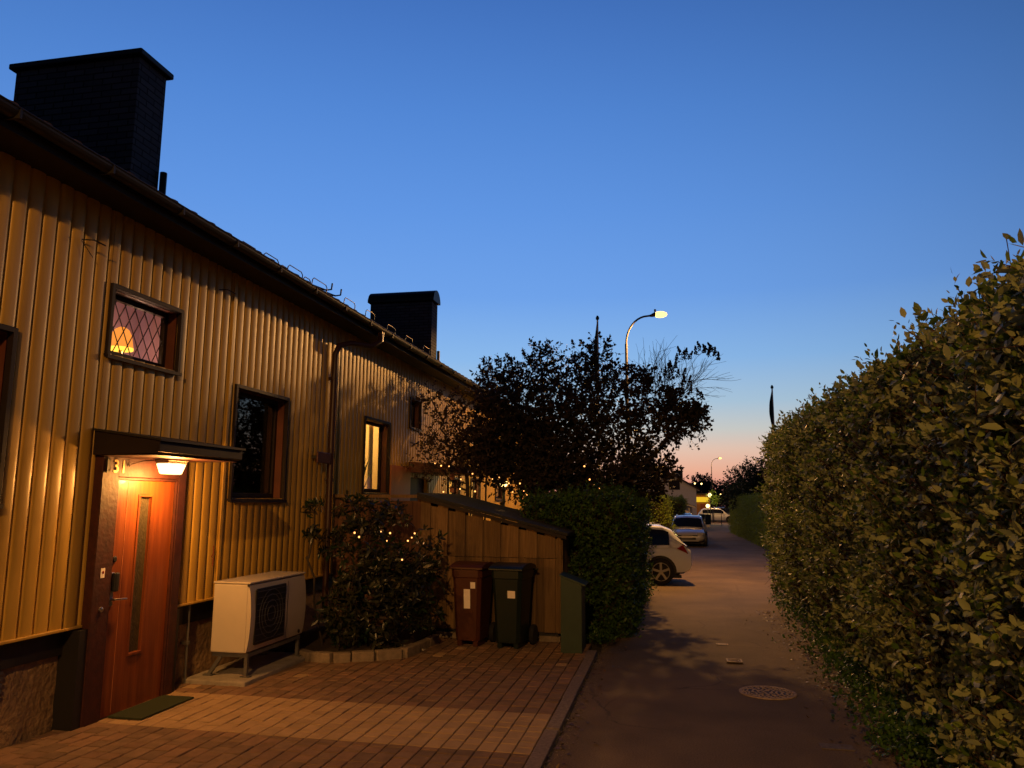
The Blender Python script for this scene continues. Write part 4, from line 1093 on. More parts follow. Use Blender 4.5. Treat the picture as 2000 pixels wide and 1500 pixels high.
# ------------------------------------------------------------------ cars
def car(name, label, loc, rz, paint, L=4.45, W=1.80, Hh=1.48, style='estate', group='cars parked along the street'):
    t = thing(name, label, 'car', loc, rz, group)
    h = W / 2; a = L / 2                                  # nose towards +y
    belt = .92 if Hh < 1.55 else 1.0
    #  y, bottom, belt height, half width
    st = [(-a, .46, .62, .70), (-a + .05, .34, .84, .80), (-a + .22, .26, belt + .02, .86), (-a + .8, .22, belt + .03, .895), (-.4, .2, belt, .90), (.55, .2, belt - .02, .90), (.95, .2, belt - .03, .90), (a - .75, .22, belt - .12, .88), (a - .28, .24, belt - .22, .83), (a - .06, .28, belt - .33, .72), (a, .36, belt - .42, .62)]
    sec = lambda y, b, zt, w: [(-w * h * .80, b), (-w * h * 1.02, b + .06), (-w * h * 1.11, b + (zt - b) * .45), (-w * h * 1.08, b + (zt - b) * .82), (-w * h * .99, zt), (0, zt + .035), (w * h * .99, zt), (w * h * 1.08, b + (zt - b) * .82), (w * h * 1.11, b + (zt - b) * .45), (w * h * 1.02, b + .06), (w * h * .80, b)]
    mb = MB(); n = 11
    for (y, b, zt, w) in st:
        for (x, z) in sec(y, b, zt, w): mb.v.append((x, y, z))
    for i in range(len(st) - 1):
        for k in range(n): p = i * n + k; q = i * n + (k + 1) % n; mb.f.append((p, q, q + n, p + n)); mb.mi.append(0)
    mb.f.append(tuple(range(n))); mb.f.append(tuple((len(st) - 1) * n + k for k in range(n))); mb.mi += [0, 0]
    body = obj('body', mb, paint, t, local=True, smooth=True)
    # greenhouse
    rb = -a + (.12 if style != 'hatch' else .25); rt = -a + (.62 if style != 'hatch' else .75)
    G = [(rb, belt - .02, belt + .01, .80, .80), (rt - .12, belt - .02, Hh - .14, .865, .70), (rt + .12, belt - .03, Hh - .05, .875, .68), (-.5, belt - .03, Hh, .88, .67), (.15, belt - .03, Hh - .02, .88, .67), (.45, belt - .03, Hh - .07, .88, .66), (1.22, belt - .06, belt - .03, .84, .78)]
    mb = MB(); n = 9
    gsec = lambda y, b, zt, wb, wt: [(-wb * h * 1.08, b), (-(wb * .45 + wt * .55) * h * 1.12, b + (zt - b) * .55), (-wt * h * 1.12, zt - .045), (-wt * h * .98, zt - .008), (0, zt + .02), (wt * h * .98, zt - .008), (wt * h * 1.12, zt - .045), ((wb * .45 + wt * .55) * h * 1.12, b + (zt - b) * .55), (wb * h * 1.08, b)]
    for g in G:
        for (x, z) in gsec(*g): mb.v.append((x, g[0], z))
    for i in range(len(G) - 1):
        for k in range(n - 1): p = i * n + k; mb.f.append((p, p + 1, p + 1 + n, p + n)); mb.mi.append(0)
    mb.f.append(tuple(range(n))); mb.f.append(tuple((len(G) - 1) * n + k for k in range(n))); mb.mi += [0, 0]
    obj('cabin', mb, paint, t, local=True, smooth=True)
    V = np.array(mb.v).reshape(len(G), n, 3)
    def at(fi, fk):
        i = min(int(fi), len(G) - 2); k = min(int(fk), n - 2); u = fi - i; v = fk - k
        return V[i, k] * (1 - u) * (1 - v) + V[i + 1, k] * u * (1 - v) + V[i, k + 1] * (1 - u) * v + V[i + 1, k + 1] * u * v
    def patch(nm, i0, i1, k0, k1, off, m='carglass', ni=8, nk=4):
        pb = MB(); c = np.array([0, 0, .7])
        for i in range(ni + 1):
            for k in range(nk + 1):
                p = at(i0 + (i1 - i0) * i / ni, k0 + (k1 - k0) * k / nk); pb.v.append(tuple(p + np.array(off)))
        for i in range(ni):
            for k in range(nk): q = i * (nk + 1) + k; pb.f.append((q, q + 1, q + nk + 2, q + nk + 1)); pb.mi.append(0)
        obj(nm, pb, m, t, local=True, smooth=True)
    patch('side_window', 1.35, 5.35, .25, 1.75, (-.008, 0, 0), ni=20); patch('side_window', 1.35, 5.35, 7.75, 6.25, (.008, 0, 0), ni=20)
    patch('windscreen', 5.12, 5.93, 2.25, 5.75, (0, .012, .012)); patch('rear_window', .25, .92, 2.25, 5.75, (0, -.012, .008))
    for y in (-a + .82, a - .88):
        for s in (-1, 1):
            mb = MB(); c = s * (h - .075); R = .325 if Hh < 1.55 else .35
            mb.lathe([(.20, c - .10), (R - .02, c - .105), (R, c - .08), (R, c + .08), (R - .02, c + .105), (.22, c + .10)], (0, y, R), 'X', 28); wh = obj('wheel', mb, 'rubber', t, local=True, smooth=True)
            mb = MB(); xo = c + s * .100
            for k in range(5):
                an = 2 * math.pi * k / 5 + .3; d = Vector((0, math.cos(an), math.sin(an)))
                mb.obox(Vector((xo, y, R)) + d * .12, (s * .008, 0, 0), d * .105, Vector((0, -d.z, d.y)) * .028)
            mb.tube([(xo, y + .215 * math.cos(q * math.pi / 14), R + .215 * math.sin(q * math.pi / 14)) for q in range(29)], .012, 6, caps=False); mb.lathe([(.05, xo - .01), (.045, xo + .012 * s)], (0, y, R), 'X', 14); obj('rim', mb, 'alloy', wh, local=True)
            mb = MB(); xo = s * (h * 1.002); arc = [(y + (R + .065) * math.cos(q), R + (R + .065) * math.sin(q)) for q in [math.pi * i / 14 - .15 * (1 - 2 * i / 14) for i in range(15)]]
            mb.prism(arc, s * (h - .25), xo, 'X'); obj('wheel_arch', mb, 'black', body, local=True)
    for s in (-1, 1):
        mb = MB(); mb.add([(s * h * .40, -a - .012, .74), (s * h * .93, -a + .13, .76), (s * h * .955, -a + .40, .88), (s * h * .92, -a + .25, .97), (s * h * .45, -a + .045, .87), (s * h * .40, -a + .1, .74), (s * h * .8, -a + .3, .76), (s * h * .8, -a + .40, .88), (s * h * .8, -a + .3, .95), (s * h * .45, -a + .2, .87)],
                          [(0, 1, 4), (1, 2, 3), (1, 3, 4), (5, 9, 6), (6, 8, 7), (6, 9, 8), (0, 5, 6, 1), (1, 6, 7, 2), (2, 7, 8, 3), (3, 8, 9, 4), (4, 9, 5, 0)]); obj('tail_light', mb, 'redlens', t, local=True)
        mb = MB(); mb.obox((s * h * .70, a - .12, .64), (.16, -.05 * s, 0), (0, .09, 0), (0, 0, .065)); obj('headlight', mb, 'lens', t, local=True, bevel=.02)
        mb = MB(); mb.obox((s * (h + .10), .75, belt + .06), (.09, 0, 0), (0, .05, 0), (0, 0, .065)); obj('wing_mirror', mb, paint, t, local=True, bevel=.02)
        if style != 'hatch': mb = MB(); mb.tube([(s * .55, -a + .75, Hh - .01), (s * .56, -.4, Hh + .035), (s * .55, .35, Hh - .02)], .014, 6); obj('roof_rail', mb, 'chrome', t, local=True)
    mb = MB(); mb.box(-.50, .50, a - .045, a + .012, .52, .58); mb.box(-.42, .42, a - .05, a + .008, .36, .47); obj('grille', mb, 'grille', t, local=True)
    mb = MB(); mb.box(-.26, .26, a + .009, a + .02, .44, .55); obj('number_plate', mb, 'platew', t, local=True)
    mb = MB(); mb.box(-.26, .26, -a - .018, -a - .004, .60, .71); obj('number_plate', mb, 'platew', t, local=True)
    mb = MB(); mb.box(-h * .9, h * .9, -a + .3, a - .3, .17, .24); obj('underside', mb, 'black', t, local=True)
    return t


car('parked_car', 'white estate car parked nose in behind the clipped hedge, its tail towards the road', (-1.80, 20.35, gz(20)), math.radians(90 + 9), 'carwhite')
car('parked_car', 'silver estate car facing the viewer on the left side of the road', (.86, 40.9, gz(38) - .02), math.radians(180 - 3), 'carsilver')
car('parked_car', 'grey car parked directly behind the silver estate car', (.55, 47.5, gz(45)), math.radians(180), 'cargrey', Hh=1.50)
car('parked_car', 'white sports utility car standing crosswise at the end of the road', (5.35, 95, gz(95)), math.radians(-90), 'carwhite', L=4.5, Hh=1.62)
car('parked_car', 'pale blue grey car half hidden behind the white crosswise car', (6.6, 100, gz(100)), math.radians(-80), 'cargrey', Hh=1.75)

# ------------------------------------------------------------------ buildings at the end of the street
def far_house():
    t = thing('white_house', 'pale rendered gable house beyond the parked cars with a dark chimney', 'house', (-2, 70, gz(70)))
    mb = MB(); g = gz(70) - .1
    mb.prism([(-6.4, g), (2.25, g), (2.25, 2.95), (-2.05, 5.42), (-6.4, 2.95)], 70, 80, 'Y'); obj('walls', mb, 'housew', t)
    mb = MB(); mb.prism([(-2.05, 5.46), (2.55, 2.82), (2.55, 2.98), (-2.05, 5.62)], 69.7, 80.3, 'Y'); mb.prism([(-2.052, 5.62), (-6.7, 2.98), (-6.7, 2.82), (-2.052, 5.46)], 69.7, 80.3, 'Y'); rf = obj('roof', mb, 'tile', t)
    mb = MB(); mb.prism([(-2.05, 5.40), (2.52, 2.77), (2.52, 2.815), (-2.05, 5.455)], 69.68, 69.74, 'Y'); obj('barge_board', mb, 'trimw', rf)
    mb = MB(); mb.box(.15, 1.15, 71.2, 71.9, 3.2, 4.55); ch = obj('chimney', mb, 'brick', rf); mb = MB(); mb.box(.1, 1.2, 71.15, 71.95, 4.551, 4.62); obj('chimney_cap', mb, 'capm', ch)
    mb = MB(); mb.box(-.10, .85, 69.95, 69.99, 2.9, 3.75); w = obj('window', mb, 'frame', t); mb = MB(); mb.box(-.04, .79, 69.93, 69.948, 2.96, 3.69); obj('pane', mb, 'carglass', w)


far_house()
t = thing('garage', 'low pale garage with a white sloping fascia in front of the white house', 'garage', (-.5, 62, gz(62)))
mb = MB(); g = gz(62) - .1; mb.prism([(-4.5, g), (1.65, g), (1.65, 1.42), (-1.0, 2.25), (-4.5, 1.4)], 62, 67.5, 'Y'); obj('walls', mb, 'housew', t)
mb = MB(); mb.prism([(-1.0, 2.30), (1.95, 1.40), (1.95, 1.50), (-1.0, 2.42), (-4.8, 1.5), (-4.8, 1.4)], 61.6, 67.8, 'Y'); obj('roof', mb, 'tile', t)
mb = MB(); mb.prism([(-1.0, 2.26), (1.93, 1.36), (1.93, 1.47), (-1.0, 2.38), (-4.8, 1.47), (-4.8, 1.36)], 61.55, 61.59, 'Y'); obj('fascia', mb, 'trimw', t)
mb = MB(); mb.box(1.36, 1.46, 61.7, 61.8, g, 1.5); obj('post', mb, 'trimw', t)
t = thing('kiosk', 'low building, its lamplit yellow front painted as glow, beyond the white house', 'kiosk', (3.8, 102, gz(102)))
mb = MB(); g = gz(102) - .1; mb.box(2.8, 5.0, 102, 106, g, 2.8); obj('walls', mb, mat('orange_wall', (.40, .20, .08), .9), t)
mb = MB(); mb.box(2.75, 4.75, 101.8, 101.96, 1.82, 2.45); obj('lamplit_front', mb, 'litfrontglow', t)  # glows by itself in place of lamplight falling on the front
mb = MB(); mb.box(2.6, 5.2, 101.6, 106.2, 2.801, 2.95); obj('roof', mb, 'capm', t)
mb = MB(); mb.box(3.75, 4.3, 101.95, 101.985, g, 1.6); obj('door', mb, mat('red_door', (.3, .07, .03), .7), t)


def globe(label, loc, r, m='farglow', power=0, pole=True, grp='small lamps at the end of the street'):
    t = thing('globe_lamp', label, 'lamp', (loc[0], loc[1], gz(loc[1])), group=grp); z = loc[2] - gz(loc[1])
    mb = MB(); k = 8
    mb.lathe([(r * math.sin(math.pi * i / k) + .001, z - r * math.cos(math.pi * i / k)) for i in range(k + 1)], n=14); obj('globe', mb, m, t, local=True, smooth=True)
    mb = MB(); mb.tube([(0, 0, 0), (0, 0, z - r)], .04, 6); obj('pole', mb, 'darksteel', t, local=True)
    if power: light('globe_light', (loc[0], loc[1] - .5, loc[2]), power, (1, .75, .2), .3)


globe('bright yellow globe lamp glowing through the small roadside tree', (4.20, 86, 2.55), .22, power=70)
globe('bright low globe lamp beside the lamplit yellow front', (3.95, 86.5, 1.42), .20, power=70)
globe('tiny white light left of the distant round tree', (3.45, 112, 4.40), .11)
globe('tiny white light in front of the distant round tree', (4.35, 112, 4.35), .11)
globe('tiny white light under the dark trees right of the far lamp', (5.05, 82, 2.62), .06)
for i, x in enumerate((2.95, 3.55)):
    t = thing('wheelie_bin', ['left one of the two far dark wheelie bins by the crosswise car', 'right one of the two far dark wheelie bins by the crosswise car'][i], 'wheelie bin', (x + .25, 84, gz(84)), group='far wheelie bins')
    mb = MB(); mb.prism([(-.24, .05), (.24, .05), (.29, .98), (-.29, .98)], -.3, .3, 'Y'); obj('body', mb, 'bingreen', t, local=True, bevel=.01)
    mb = MB(); mb.prism([(-.32, .985), (.32, .985), (.30, 1.06), (-.30, 1.06)], -.34, .34, 'Y'); obj('lid', mb, 'binred', t, local=True, bevel=.01)
    mb = MB(); mb.tube([(-.27, .28, .1), (.27, .28, .1)], .1, 12); obj('wheel', mb, 'rubber', t, local=True)

# ------------------------------------------------------------------ hedges and trees
def hash_noise(P, s, seed=0):
    r = np.random.default_rng(seed); out = np.zeros(len(P))
    for i in range(6):
        k = r.normal(size=3) * s * (1 + i * .5); out += np.sin(P @ k + r.random() * 6.28) / (1 + i * .35)
    return out / 2.6


def box_hedge(name, label, x0, x1, y0, y1, z0, z1, m, leafsize, dens, nl=5, bulge=.08, faces=('x0', 'top', 'y0'), depth=.28, seed=1, L=.12, width=.55, group=None, core=True, coreind=.3, taper=0.0, shag=.08):
    r = np.random.default_rng(seed); t = thing(name, label, 'hedge', ((x0 + x1) / 2, (y0 + y1) / 2, z0), group=group)
    Ps = []; Ds = []
    for f in faces:
        if f in ('x0', 'x1'): A = (y1 - y0) * (z1 - z0); nrm = np.array([-1. if f == 'x0' else 1., 0, 0])
        elif f in ('y0', 'y1'): A = (x1 - x0) * (z1 - z0); nrm = np.array([0, -1. if f == 'y0' else 1., 0])
        else: A = (x1 - x0) * (y1 - y0); nrm = np.array([0, 0, 1.])
        n = int(A * dens); q = r.random((n, 3)); P = np.c_[x0 + (x1 - x0) * q[:, 0], y0 + (y1 - y0) * q[:, 1], z0 + (z1 - z0) * q[:, 2]]
        ax = np.argmax(np.abs(nrm)); P[:, ax] = {'x0': x0, 'x1': x1, 'y0': y0, 'y1': y1, 'top': z1}[f]
        P += nrm * (hash_noise(P, 1.6, seed) * bulge + hash_noise(P, 5, seed + 3) * bulge * .5)[:, None] - nrm * (r.random((n, 1)) ** 1.5 * depth) + nrm * (np.abs(r.normal(size=(n, 1))) * shag * (r.random((n, 1)) < .25))
        D = nrm * .75 + np.array([0, 0, .55]) + r.normal(size=(n, 3)) * .5; Ps.append(P); Ds.append(D)
    P = np.concatenate(Ps); D = np.concatenate(Ds)
    if taper: P[:, 0] += (P[:, 2] - z0) * taper
    v, T = shoots(P, D, L * (.6 + .8 * r.random(len(P))), nl, leafsize, r, width)
    fast('foliage', v, T, m, t)
    n = min(len(P), 9000); i = r.permutation(len(P))[:n]; Dn = norm(D[i])
    v, T = sticks(P[i] - Dn * .22 + r.normal(size=(n, 3)) * .03, P[i] + Dn * L, .0028, .0015, 3); fast('twigs', v, T, 'twig', t)
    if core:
        mb = MB(); c = coreind; mb.box(x0 + c, x1 - .05, y0 + c, y1 - c, z0, z1 - c); obj('shade_core', mb, 'hedgecore', t)  # solid dark box added to stop light passing through the hedge
    return t


# the big loose hedge on the right: its face follows the road edge and swells half way up
def big_hedge():
    r = np.random.default_rng(11); t = thing('leafy_hedge', 'tall loose olive green hedge filling the right side of the road', 'hedge', (2.6, 9, 0))
    ye = 16.9
    def face(y, z):
        return np.interp(y, [0, 4, 7, 9, 11, 14, 17], [1.95, 1.95, 1.98, 2.0, 2.04, 2.05, 2.08]) + np.where(z < .55, .10, 0) - .17 * np.exp(-((z - .35) / .3) ** 2) * np.interp(y, [3, 6, 9, 12], [1, 1, .7, .2]) + .25 * np.clip((z - 2.7) / .6, 0, 1) ** 2
    Ps = []; Ds = []
    n = 17000; y = 1.2 + (ye - 1.2) * r.random(n) ** 1.15; z = 3.14 * r.random(n) ** .95; X = face(y, z)
    P = np.c_[X, y, z]; b = hash_noise(P, 1.5, 5) * .17 + hash_noise(P, 4.5, 6) * .12
    keep = r.random(n) < np.clip(.98 - .70 * (hash_noise(P, 3.4, 9) < -.42) - .42 * np.clip((1.35 - z) / .9, 0, 1), .2, 1)  # fewer leaves low down, so the dark core reads as shade
    P[:, 0] += -b + r.random(n) ** 1.4 * .46 - np.abs(r.normal(size=n)) * .10 * (r.random(n) < .3)
    Ps.append(P[keep]); Ds.append((np.array([-.8, -.12, .55]) + r.normal(size=(n, 3)) * .5)[keep])
    n = 6500; y = 1.2 + (ye - 1.2) * r.random(n) ** 1.1; x = 2.05 + 1.3 * r.random(n); P = np.c_[x, y, np.full(n, 3.22)]
    P[:, 2] += -.07 - .12 * np.clip((7 - y) / 3, 0, 1) + hash_noise(P, 1.7, 7) * .17 + hash_noise(P, 6, 8) * .05 - r.random(n) ** 1.5 * .35 + np.abs(r.normal(size=n)) * .12 * (r.random(n) < .18)
    Ps.append(P); Ds.append(np.array([-.15, 0, .95]) + r.normal(size=(n, 3)) * .45)
    n = 3200; P = np.c_[2.0 + 1.4 * r.random(n), np.full(n, ye), 3.2 * r.random(n)]; P[:, 1] += r.normal(size=n) * .1 - r.random(n) * .3; Ps.append(P); Ds.append(np.array([0, .8, .5]) + r.normal(size=(n, 3)) * .5)
    P = np.concatenate(Ps); D = np.concatenate(Ds); near = P[:, 1] < 8
    v1, T1 = shoots(P, D, .15 * (.5 + .9 * r.random(len(P))), 6, np.interp(P[:, 1], [3, 7, 11], [.098, .088, .078]), r, .50, spread=(75, 15), jitter=.40)
    i = r.permutation(len(P))[:16000]; Dn = norm(D[i]); v, T = sticks(P[i] - Dn * .25 + r.normal(size=(len(i), 3)) * .04, P[i] + Dn * .10, .0035, .002, 3)
    # long bare shoots inside
    n = 2600; A = np.c_[2.25 + .35 * r.random(n), 1.5 + 15 * r.random(n), 2.25 * r.random(n)]; B = A + norm(np.c_[-.35 + r.normal(size=n) * .3, r.normal(size=n) * .35, .8 + 0 * A[:, 0]]) * (.35 + .5 * r.random((n, 1)))
    tw = cat([(v, T), sticks(A, B, .007, .004, 4)])
    # side shoots leaning out of the face
    n = 230; y = 3.2 + 12 * r.random(n) ** 1.3; z = .9 + 2.2 * r.random(n) ** .7; A2 = np.c_[face(y, z) + .02, y, z]; d2 = norm(np.c_[-.9 + r.normal(size=n) * .2, -.2 + r.normal(size=n) * .4, .55 + r.normal(size=n) * .3]); L2 = .12 + .16 * r.random(n)
    v2, T2 = shoots(A2, d2, L2 + .08, 8, .080, r, .50, spread=(70, 15)); v1, T1 = cat([(v1, T1), (v2, T2)]); tw = cat([tw, sticks(A2 - d2 * .15, A2 + d2 * L2[:, None], .006, .003, 4)])
    # tall shoots standing out of the top near the viewer
    n = 120; A = np.c_[2.0 + .6 * r.random(n), 3.6 + 9 * r.random(n) ** 1.3, 2.86 + .1 * r.random(n)]; d = norm(np.c_[-.35 + r.normal(size=n) * .25, r.normal(size=n) * .25, np.ones(n)]); Ln = .16 + .22 * r.random(n)
    v, T = shoots(A, d, Ln + .1, 9, .085, r, .50, spread=(75, 15)); fast('foliage', *cat([(v1, T1), (v, T)]), 'hedge', t)
    fast('twigs', *cat([tw, sticks(A, A + d * Ln[:, None], .006, .003, 5)]), 'twig', t)
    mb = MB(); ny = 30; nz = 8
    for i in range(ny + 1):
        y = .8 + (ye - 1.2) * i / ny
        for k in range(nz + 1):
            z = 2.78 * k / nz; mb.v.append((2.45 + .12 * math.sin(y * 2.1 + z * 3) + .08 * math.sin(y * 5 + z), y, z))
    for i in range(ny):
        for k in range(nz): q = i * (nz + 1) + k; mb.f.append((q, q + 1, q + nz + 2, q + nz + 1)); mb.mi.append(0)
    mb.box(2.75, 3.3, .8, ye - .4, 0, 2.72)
    obj('shade_core', mb, 'hedgecore', t)  # added dark core blocks light and stands for inner shade


big_hedge()
box_hedge('clipped_hedge', 'clipped yellow green hedge beyond the loose one on the right of the road', 4.35, 5.4, 34, 61, gz(45) - .15, 2.15, 'clip', .055, 240, nl=4, faces=('x0', 'top', 'y0', 'y1'), seed=3, L=.09, taper=.02)
box_hedge('green_hedge', 'dark green hedge block between the shed and the road', -2.15, -.62, 11.2, 17.1, -.1, 1.86, 'green', .062, 900, nl=5, faces=('x1', 'top', 'y0'), seed=4, L=.10, bulge=.07)
box_hedge('sloping_hedge', 'yellow green clipped hedge behind the white estate car', -2.6, -.15, 27.5, 30.5, gz(28) - .1, 2.0, 'clip', .06, 300, nl=4, faces=('x1', 'top', 'y0'), seed=6, L=.1, bulge=.18)
box_hedge('sloping_hedge', 'rounded clipped hedge behind the silver estate car', -1.6, .75, 47, 53, gz(50) - .1, 2.0, 'clip', .06, 220, nl=4, faces=('x1', 'top', 'y0'), seed=8, L=.1, bulge=.25)

# ground cover trailing out at the foot of the hedges
def ground_cover(label, line, m, n, seed, spread=.16, z=.01, size=.05):
    r = np.random.default_rng(seed); line = np.array(line); t_ = r.random(n) * (len(line) - 1); i = t_.astype(int); f = (t_ - i)[:, None]
    P = line[i] * (1 - f) + line[i + 1] * f; P = np.c_[P[:, 0] + r.normal(size=n) * spread, P[:, 1] + r.normal(size=n) * spread * .6, np.abs(r.normal(size=n)) * .07 + z]
    v, T = shoots(P, np.c_[r.normal(size=(n, 2)) * .5, np.ones(n)], .06 * np.ones(n), 3, size, r, .6)
    o = fast('ground_cover', v, T, m); tag(o, label, 'ground cover', kind='stuff')


ground_cover('low weeds and ivy at the foot of the tall right hedge', [(1.85, 4.0), (1.82, 6.2), (1.72, 6.9), (1.86, 9), (1.95, 11), (2.05, 16)], 'green', 2600, 21)
ground_cover('weeds along the foot of the dark green hedge by the road', [(-.95, 10.3), (-.85, 11.5), (-.65, 14), (-.5, 17)], 'green', 900, 22, spread=.09)

# tall grass-like border leaves behind the cabinet are part of the hedge shade; next: lilac
LB = [(-3.45, 15.5, 4.31, 0.52, .8), (-2.53, 15.5, 4.56, 0.52, .6), (-1.42, 15, 4.53, 0.52, .52), (-1.93, 15, 3.64, 0.8, .72), (-3.07, 15, 3.35, 0.8, 1.1), (-0.89, 14.5, 3.75, 0.63, .42), (-0.19, 14.5, 3.31, 0.53, .5), (0.27, 14.5, 3.3, 0.42, .65), (0.45, 14.5, 3.45, .22, 2.2), (.05, 14.5, 3.75, .25, 1.2), (-.45, 14.5, 4.15, .22, 1.2), (-1.14, 15, 2.82, 0.8, .55), (-2.24, 15, 2.63, 0.8, 1.1), (-0.41, 15, 2.62, 0.52, .5), (-0.09, 15, 2.38, 0.3, .8), (-0.75, 16, 2.15, 0.53, 1.1), (-3.62, 15, 2.80, 0.55, .8), (-1.59, 15.5, 2.04, 0.62, 1.1), (-2.9, 14.7, 2.35, .5, .8), (-3.35, 14.3, 2.6, .4, .6), (-2.3, 14.4, 2.15, .45, .8)]
SB = [(-3.83, 13.2, 3.46, 0.44, 0.5), (-4.04, 13.2, 2.89, 0.42, 0.5), (-3.68, 13.4, 2.55, 0.5, 0.5), (-4.2, 13, 3.67, 0.24, 0.5), (-3.54, 13.6, 3.03, 0.45, 0.6), (-4.2, 12.8, 2.35, 0.26, 0.35), (-3.36, 14, 3.74, 0.37, 0.6)]


def tree(name, label, stems, blobs, m, leaf, per, seed, nl=6, r0=.004, cat_='tree', width=.62, grp=None, L=.14, sub=.35, extra_twigs=None, droop=0.0, spread=(80, 30)):
    r = np.random.default_rng(seed); t = thing(name, label, cat_, (stems[0][0][0], stems[0][0][1], stems[0][0][2]), group=grp)
    P, own = in_blobs(blobs, per, r); C = np.array([b[:3] for b in blobs])[own]
    k = r.random(len(P)) < sub
    V, T, NP = grow(stems, P[k], r, r0=r0); parts = [(V, T)]
    D = (P - C) * 1.3 / np.array([b[3] for b in blobs])[own][:, None] + np.array([0, 0, .5 - droop]) + r.normal(size=P.shape) * .5
    A = P - norm(D) * .12
    parts.append(sticks(A, P + norm(D) * .08, .003, .0015, 3))
    if extra_twigs is not None: parts.append(extra_twigs)
    fast('trunk', *cat(parts), 'bark', t)
    v, T = shoots(P, D, L * (.6 + .8 * r.random(len(P))), nl, leaf, r, width, spread=spread, jitter=.5); fast('crown', v, T, m, t)
    return t


# bare twigs and flower heads at the right of the lilac
def bare_twigs():
    r = np.random.default_rng(8); ends = np.array([(-0.11, 14.5, 4.86), (0.0, 14.5, 4.55), (-0.21, 14.5, 4.62), (-0.36, 14.5, 4.33), (0.4, 14.5, 4.6), (0.9, 14.5, 4.15), (0.62, 14.5, 4.11), (0.81, 14.5, 4.29), (0.26, 14.5, 4.6), (0.7, 14.6, 4.6), (.85, 14.4, 4.5), (.93, 14.5, 4.2), (.05, 14.6, 4.7), (-.3, 14.4, 4.55)])
    S = []
    def branch(p, d, L, rad, depth):
        q = p.copy(); m = max(2, int(L / .08))
        for k in range(m):
            d = norm(d + r.normal(size=3) * .07 + np.array([0, 0, .015])); q2 = q + d * L / m; S.append((q, q2, rad * (1 - .35 * k / m), rad * (1 - .35 * (k + 1) / m))); q = q2
            if depth and k and r.random() < .55: branch(q, norm(d + r.normal(size=3) * .5), L * (.35 + .3 * r.random()), rad * .5, depth - 1)
        if depth:
            for _ in range(2): branch(q, norm(d + r.normal(size=3) * .38), L * (.5 + .25 * r.random()), rad * .6, depth - 1)
    for e, o in zip(ends, [(-.5, 14.7, 3.3)] * 4 + [(-.2, 14.6, 3.4)] * 10):
        o = np.array(o); v = e - o; L = np.linalg.norm(v); branch(o + v * .25 * 0, v / L, L * .56, .0085, 2)
    A, B, ra, rb = [np.array(x) for x in zip(*S)]
    return sticks(A, B, ra, rb, 4)


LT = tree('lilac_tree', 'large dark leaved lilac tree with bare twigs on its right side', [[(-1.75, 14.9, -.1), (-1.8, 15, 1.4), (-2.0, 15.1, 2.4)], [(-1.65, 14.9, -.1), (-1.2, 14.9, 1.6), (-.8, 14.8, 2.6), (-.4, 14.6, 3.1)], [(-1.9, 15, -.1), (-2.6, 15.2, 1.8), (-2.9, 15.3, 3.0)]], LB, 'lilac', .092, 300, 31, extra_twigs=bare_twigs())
def blossoms():
    r = random.Random(5); mb = MB()
    B = [(0.62, 14.5, 4.66), (0.71, 14.5, 4.68), (0.8, 14.5, 4.63), (0.89, 14.5, 4.56), (0.93, 14.5, 4.48), (0.26, 14.5, 4.6), (0.36, 14.5, 4.57), (0.4, 14.5, 4.52), (0.07, 14.5, 4.36), (0.12, 14.5, 4.27), (0.18, 14.5, 4.46), (0.3, 14.5, 4.07), (0.28, 14.5, 4.16), (0.57, 14.5, 3.82), (0.63, 14.5, 3.74), (0.41, 14.5, 3.87), (0.39, 14.5, 4.0), (0.02, 14.5, 4.12), (-0.13, 14.5, 4.08), (-0.03, 14.5, 4.22),
         (.55, 14.6, 4.62), (.67, 14.4, 4.6), (.76, 14.6, 4.57), (.84, 14.4, 4.66), (.1, 14.4, 4.12), (.2, 14.6, 4.2), (.15, 14.5, 4.35), (.05, 14.4, 4.28), (.3, 14.4, 4.5)]
    for (x, y, z) in B:
        ax = Vector((r.gauss(0, .25), r.gauss(0, .25), 1)).normalized(); h = r.uniform(.14, .21)
        for k in range(60):
            u = r.random(); rad = .052 * (1 - u * .8); a = r.random() * 6.28; c = Vector((x, y, z - .03)) + ax * (h * u) + Vector((math.cos(a), math.sin(a), 0)) * rad * r.random() ** .5; s = r.uniform(.010, .017)
            mb.add([c + Vector(d) * s for d in ((1, 0, 0), (-1, 0, 0), (0, 1, 0), (0, -1, 0), (0, 0, 1), (0, 0, -1))], [(0, 2, 4), (2, 1, 4), (1, 3, 4), (3, 0, 4), (2, 0, 5), (1, 2, 5), (3, 1, 5), (0, 3, 5)])
    obj('blossom', mb, 'blossom', LT)


blossoms()
tree('copper_shrub', 'thin reddish leaved shrub climbing against the house wall left of the lilac', [[(-3.4, 13.6, -.05), (-3.55, 13.5, 1.5), (-3.6, 13.5, 2.3)], [(-3.3, 13.7, -.05), (-3.3, 13.8, 2.2), (-3.35, 13.9, 3.2)]], SB, 'copper', .062, 300, 33, cat_='shrub', L=.12)
RB = [(-3.88, 9.3, 1.60, 0.29, .9), (-3.66, 9.7, 1.64, 0.27, .8), (-4.1, 9.2, 1.32, 0.25, 0.7), (-3.55, 9.2, 1.08, 0.34, 1), (-3.26, 9.5, 0.98, 0.30, 1), (-3.73, 9.0, 0.78, 0.36, 1), (-3.27, 9.2, 0.65, 0.37, 1), (-3.04, 9.6, 0.86, 0.23, 0.9), (-3.8, 8.95, 0.42, 0.27, 1), (-3.36, 9.05, 0.36, 0.3, 1), (-3.0, 9.4, 0.46, 0.22, 0.8), (-4.32, 8.9, 1.76, 0.07, 3.6), (-4.29, 8.9, 1.42, 0.07, 3.6), (-3.12, 9.8, 1.3, 0.20, 0.6), (-3.95, 8.9, 0.5, 0.2, 0.8)]
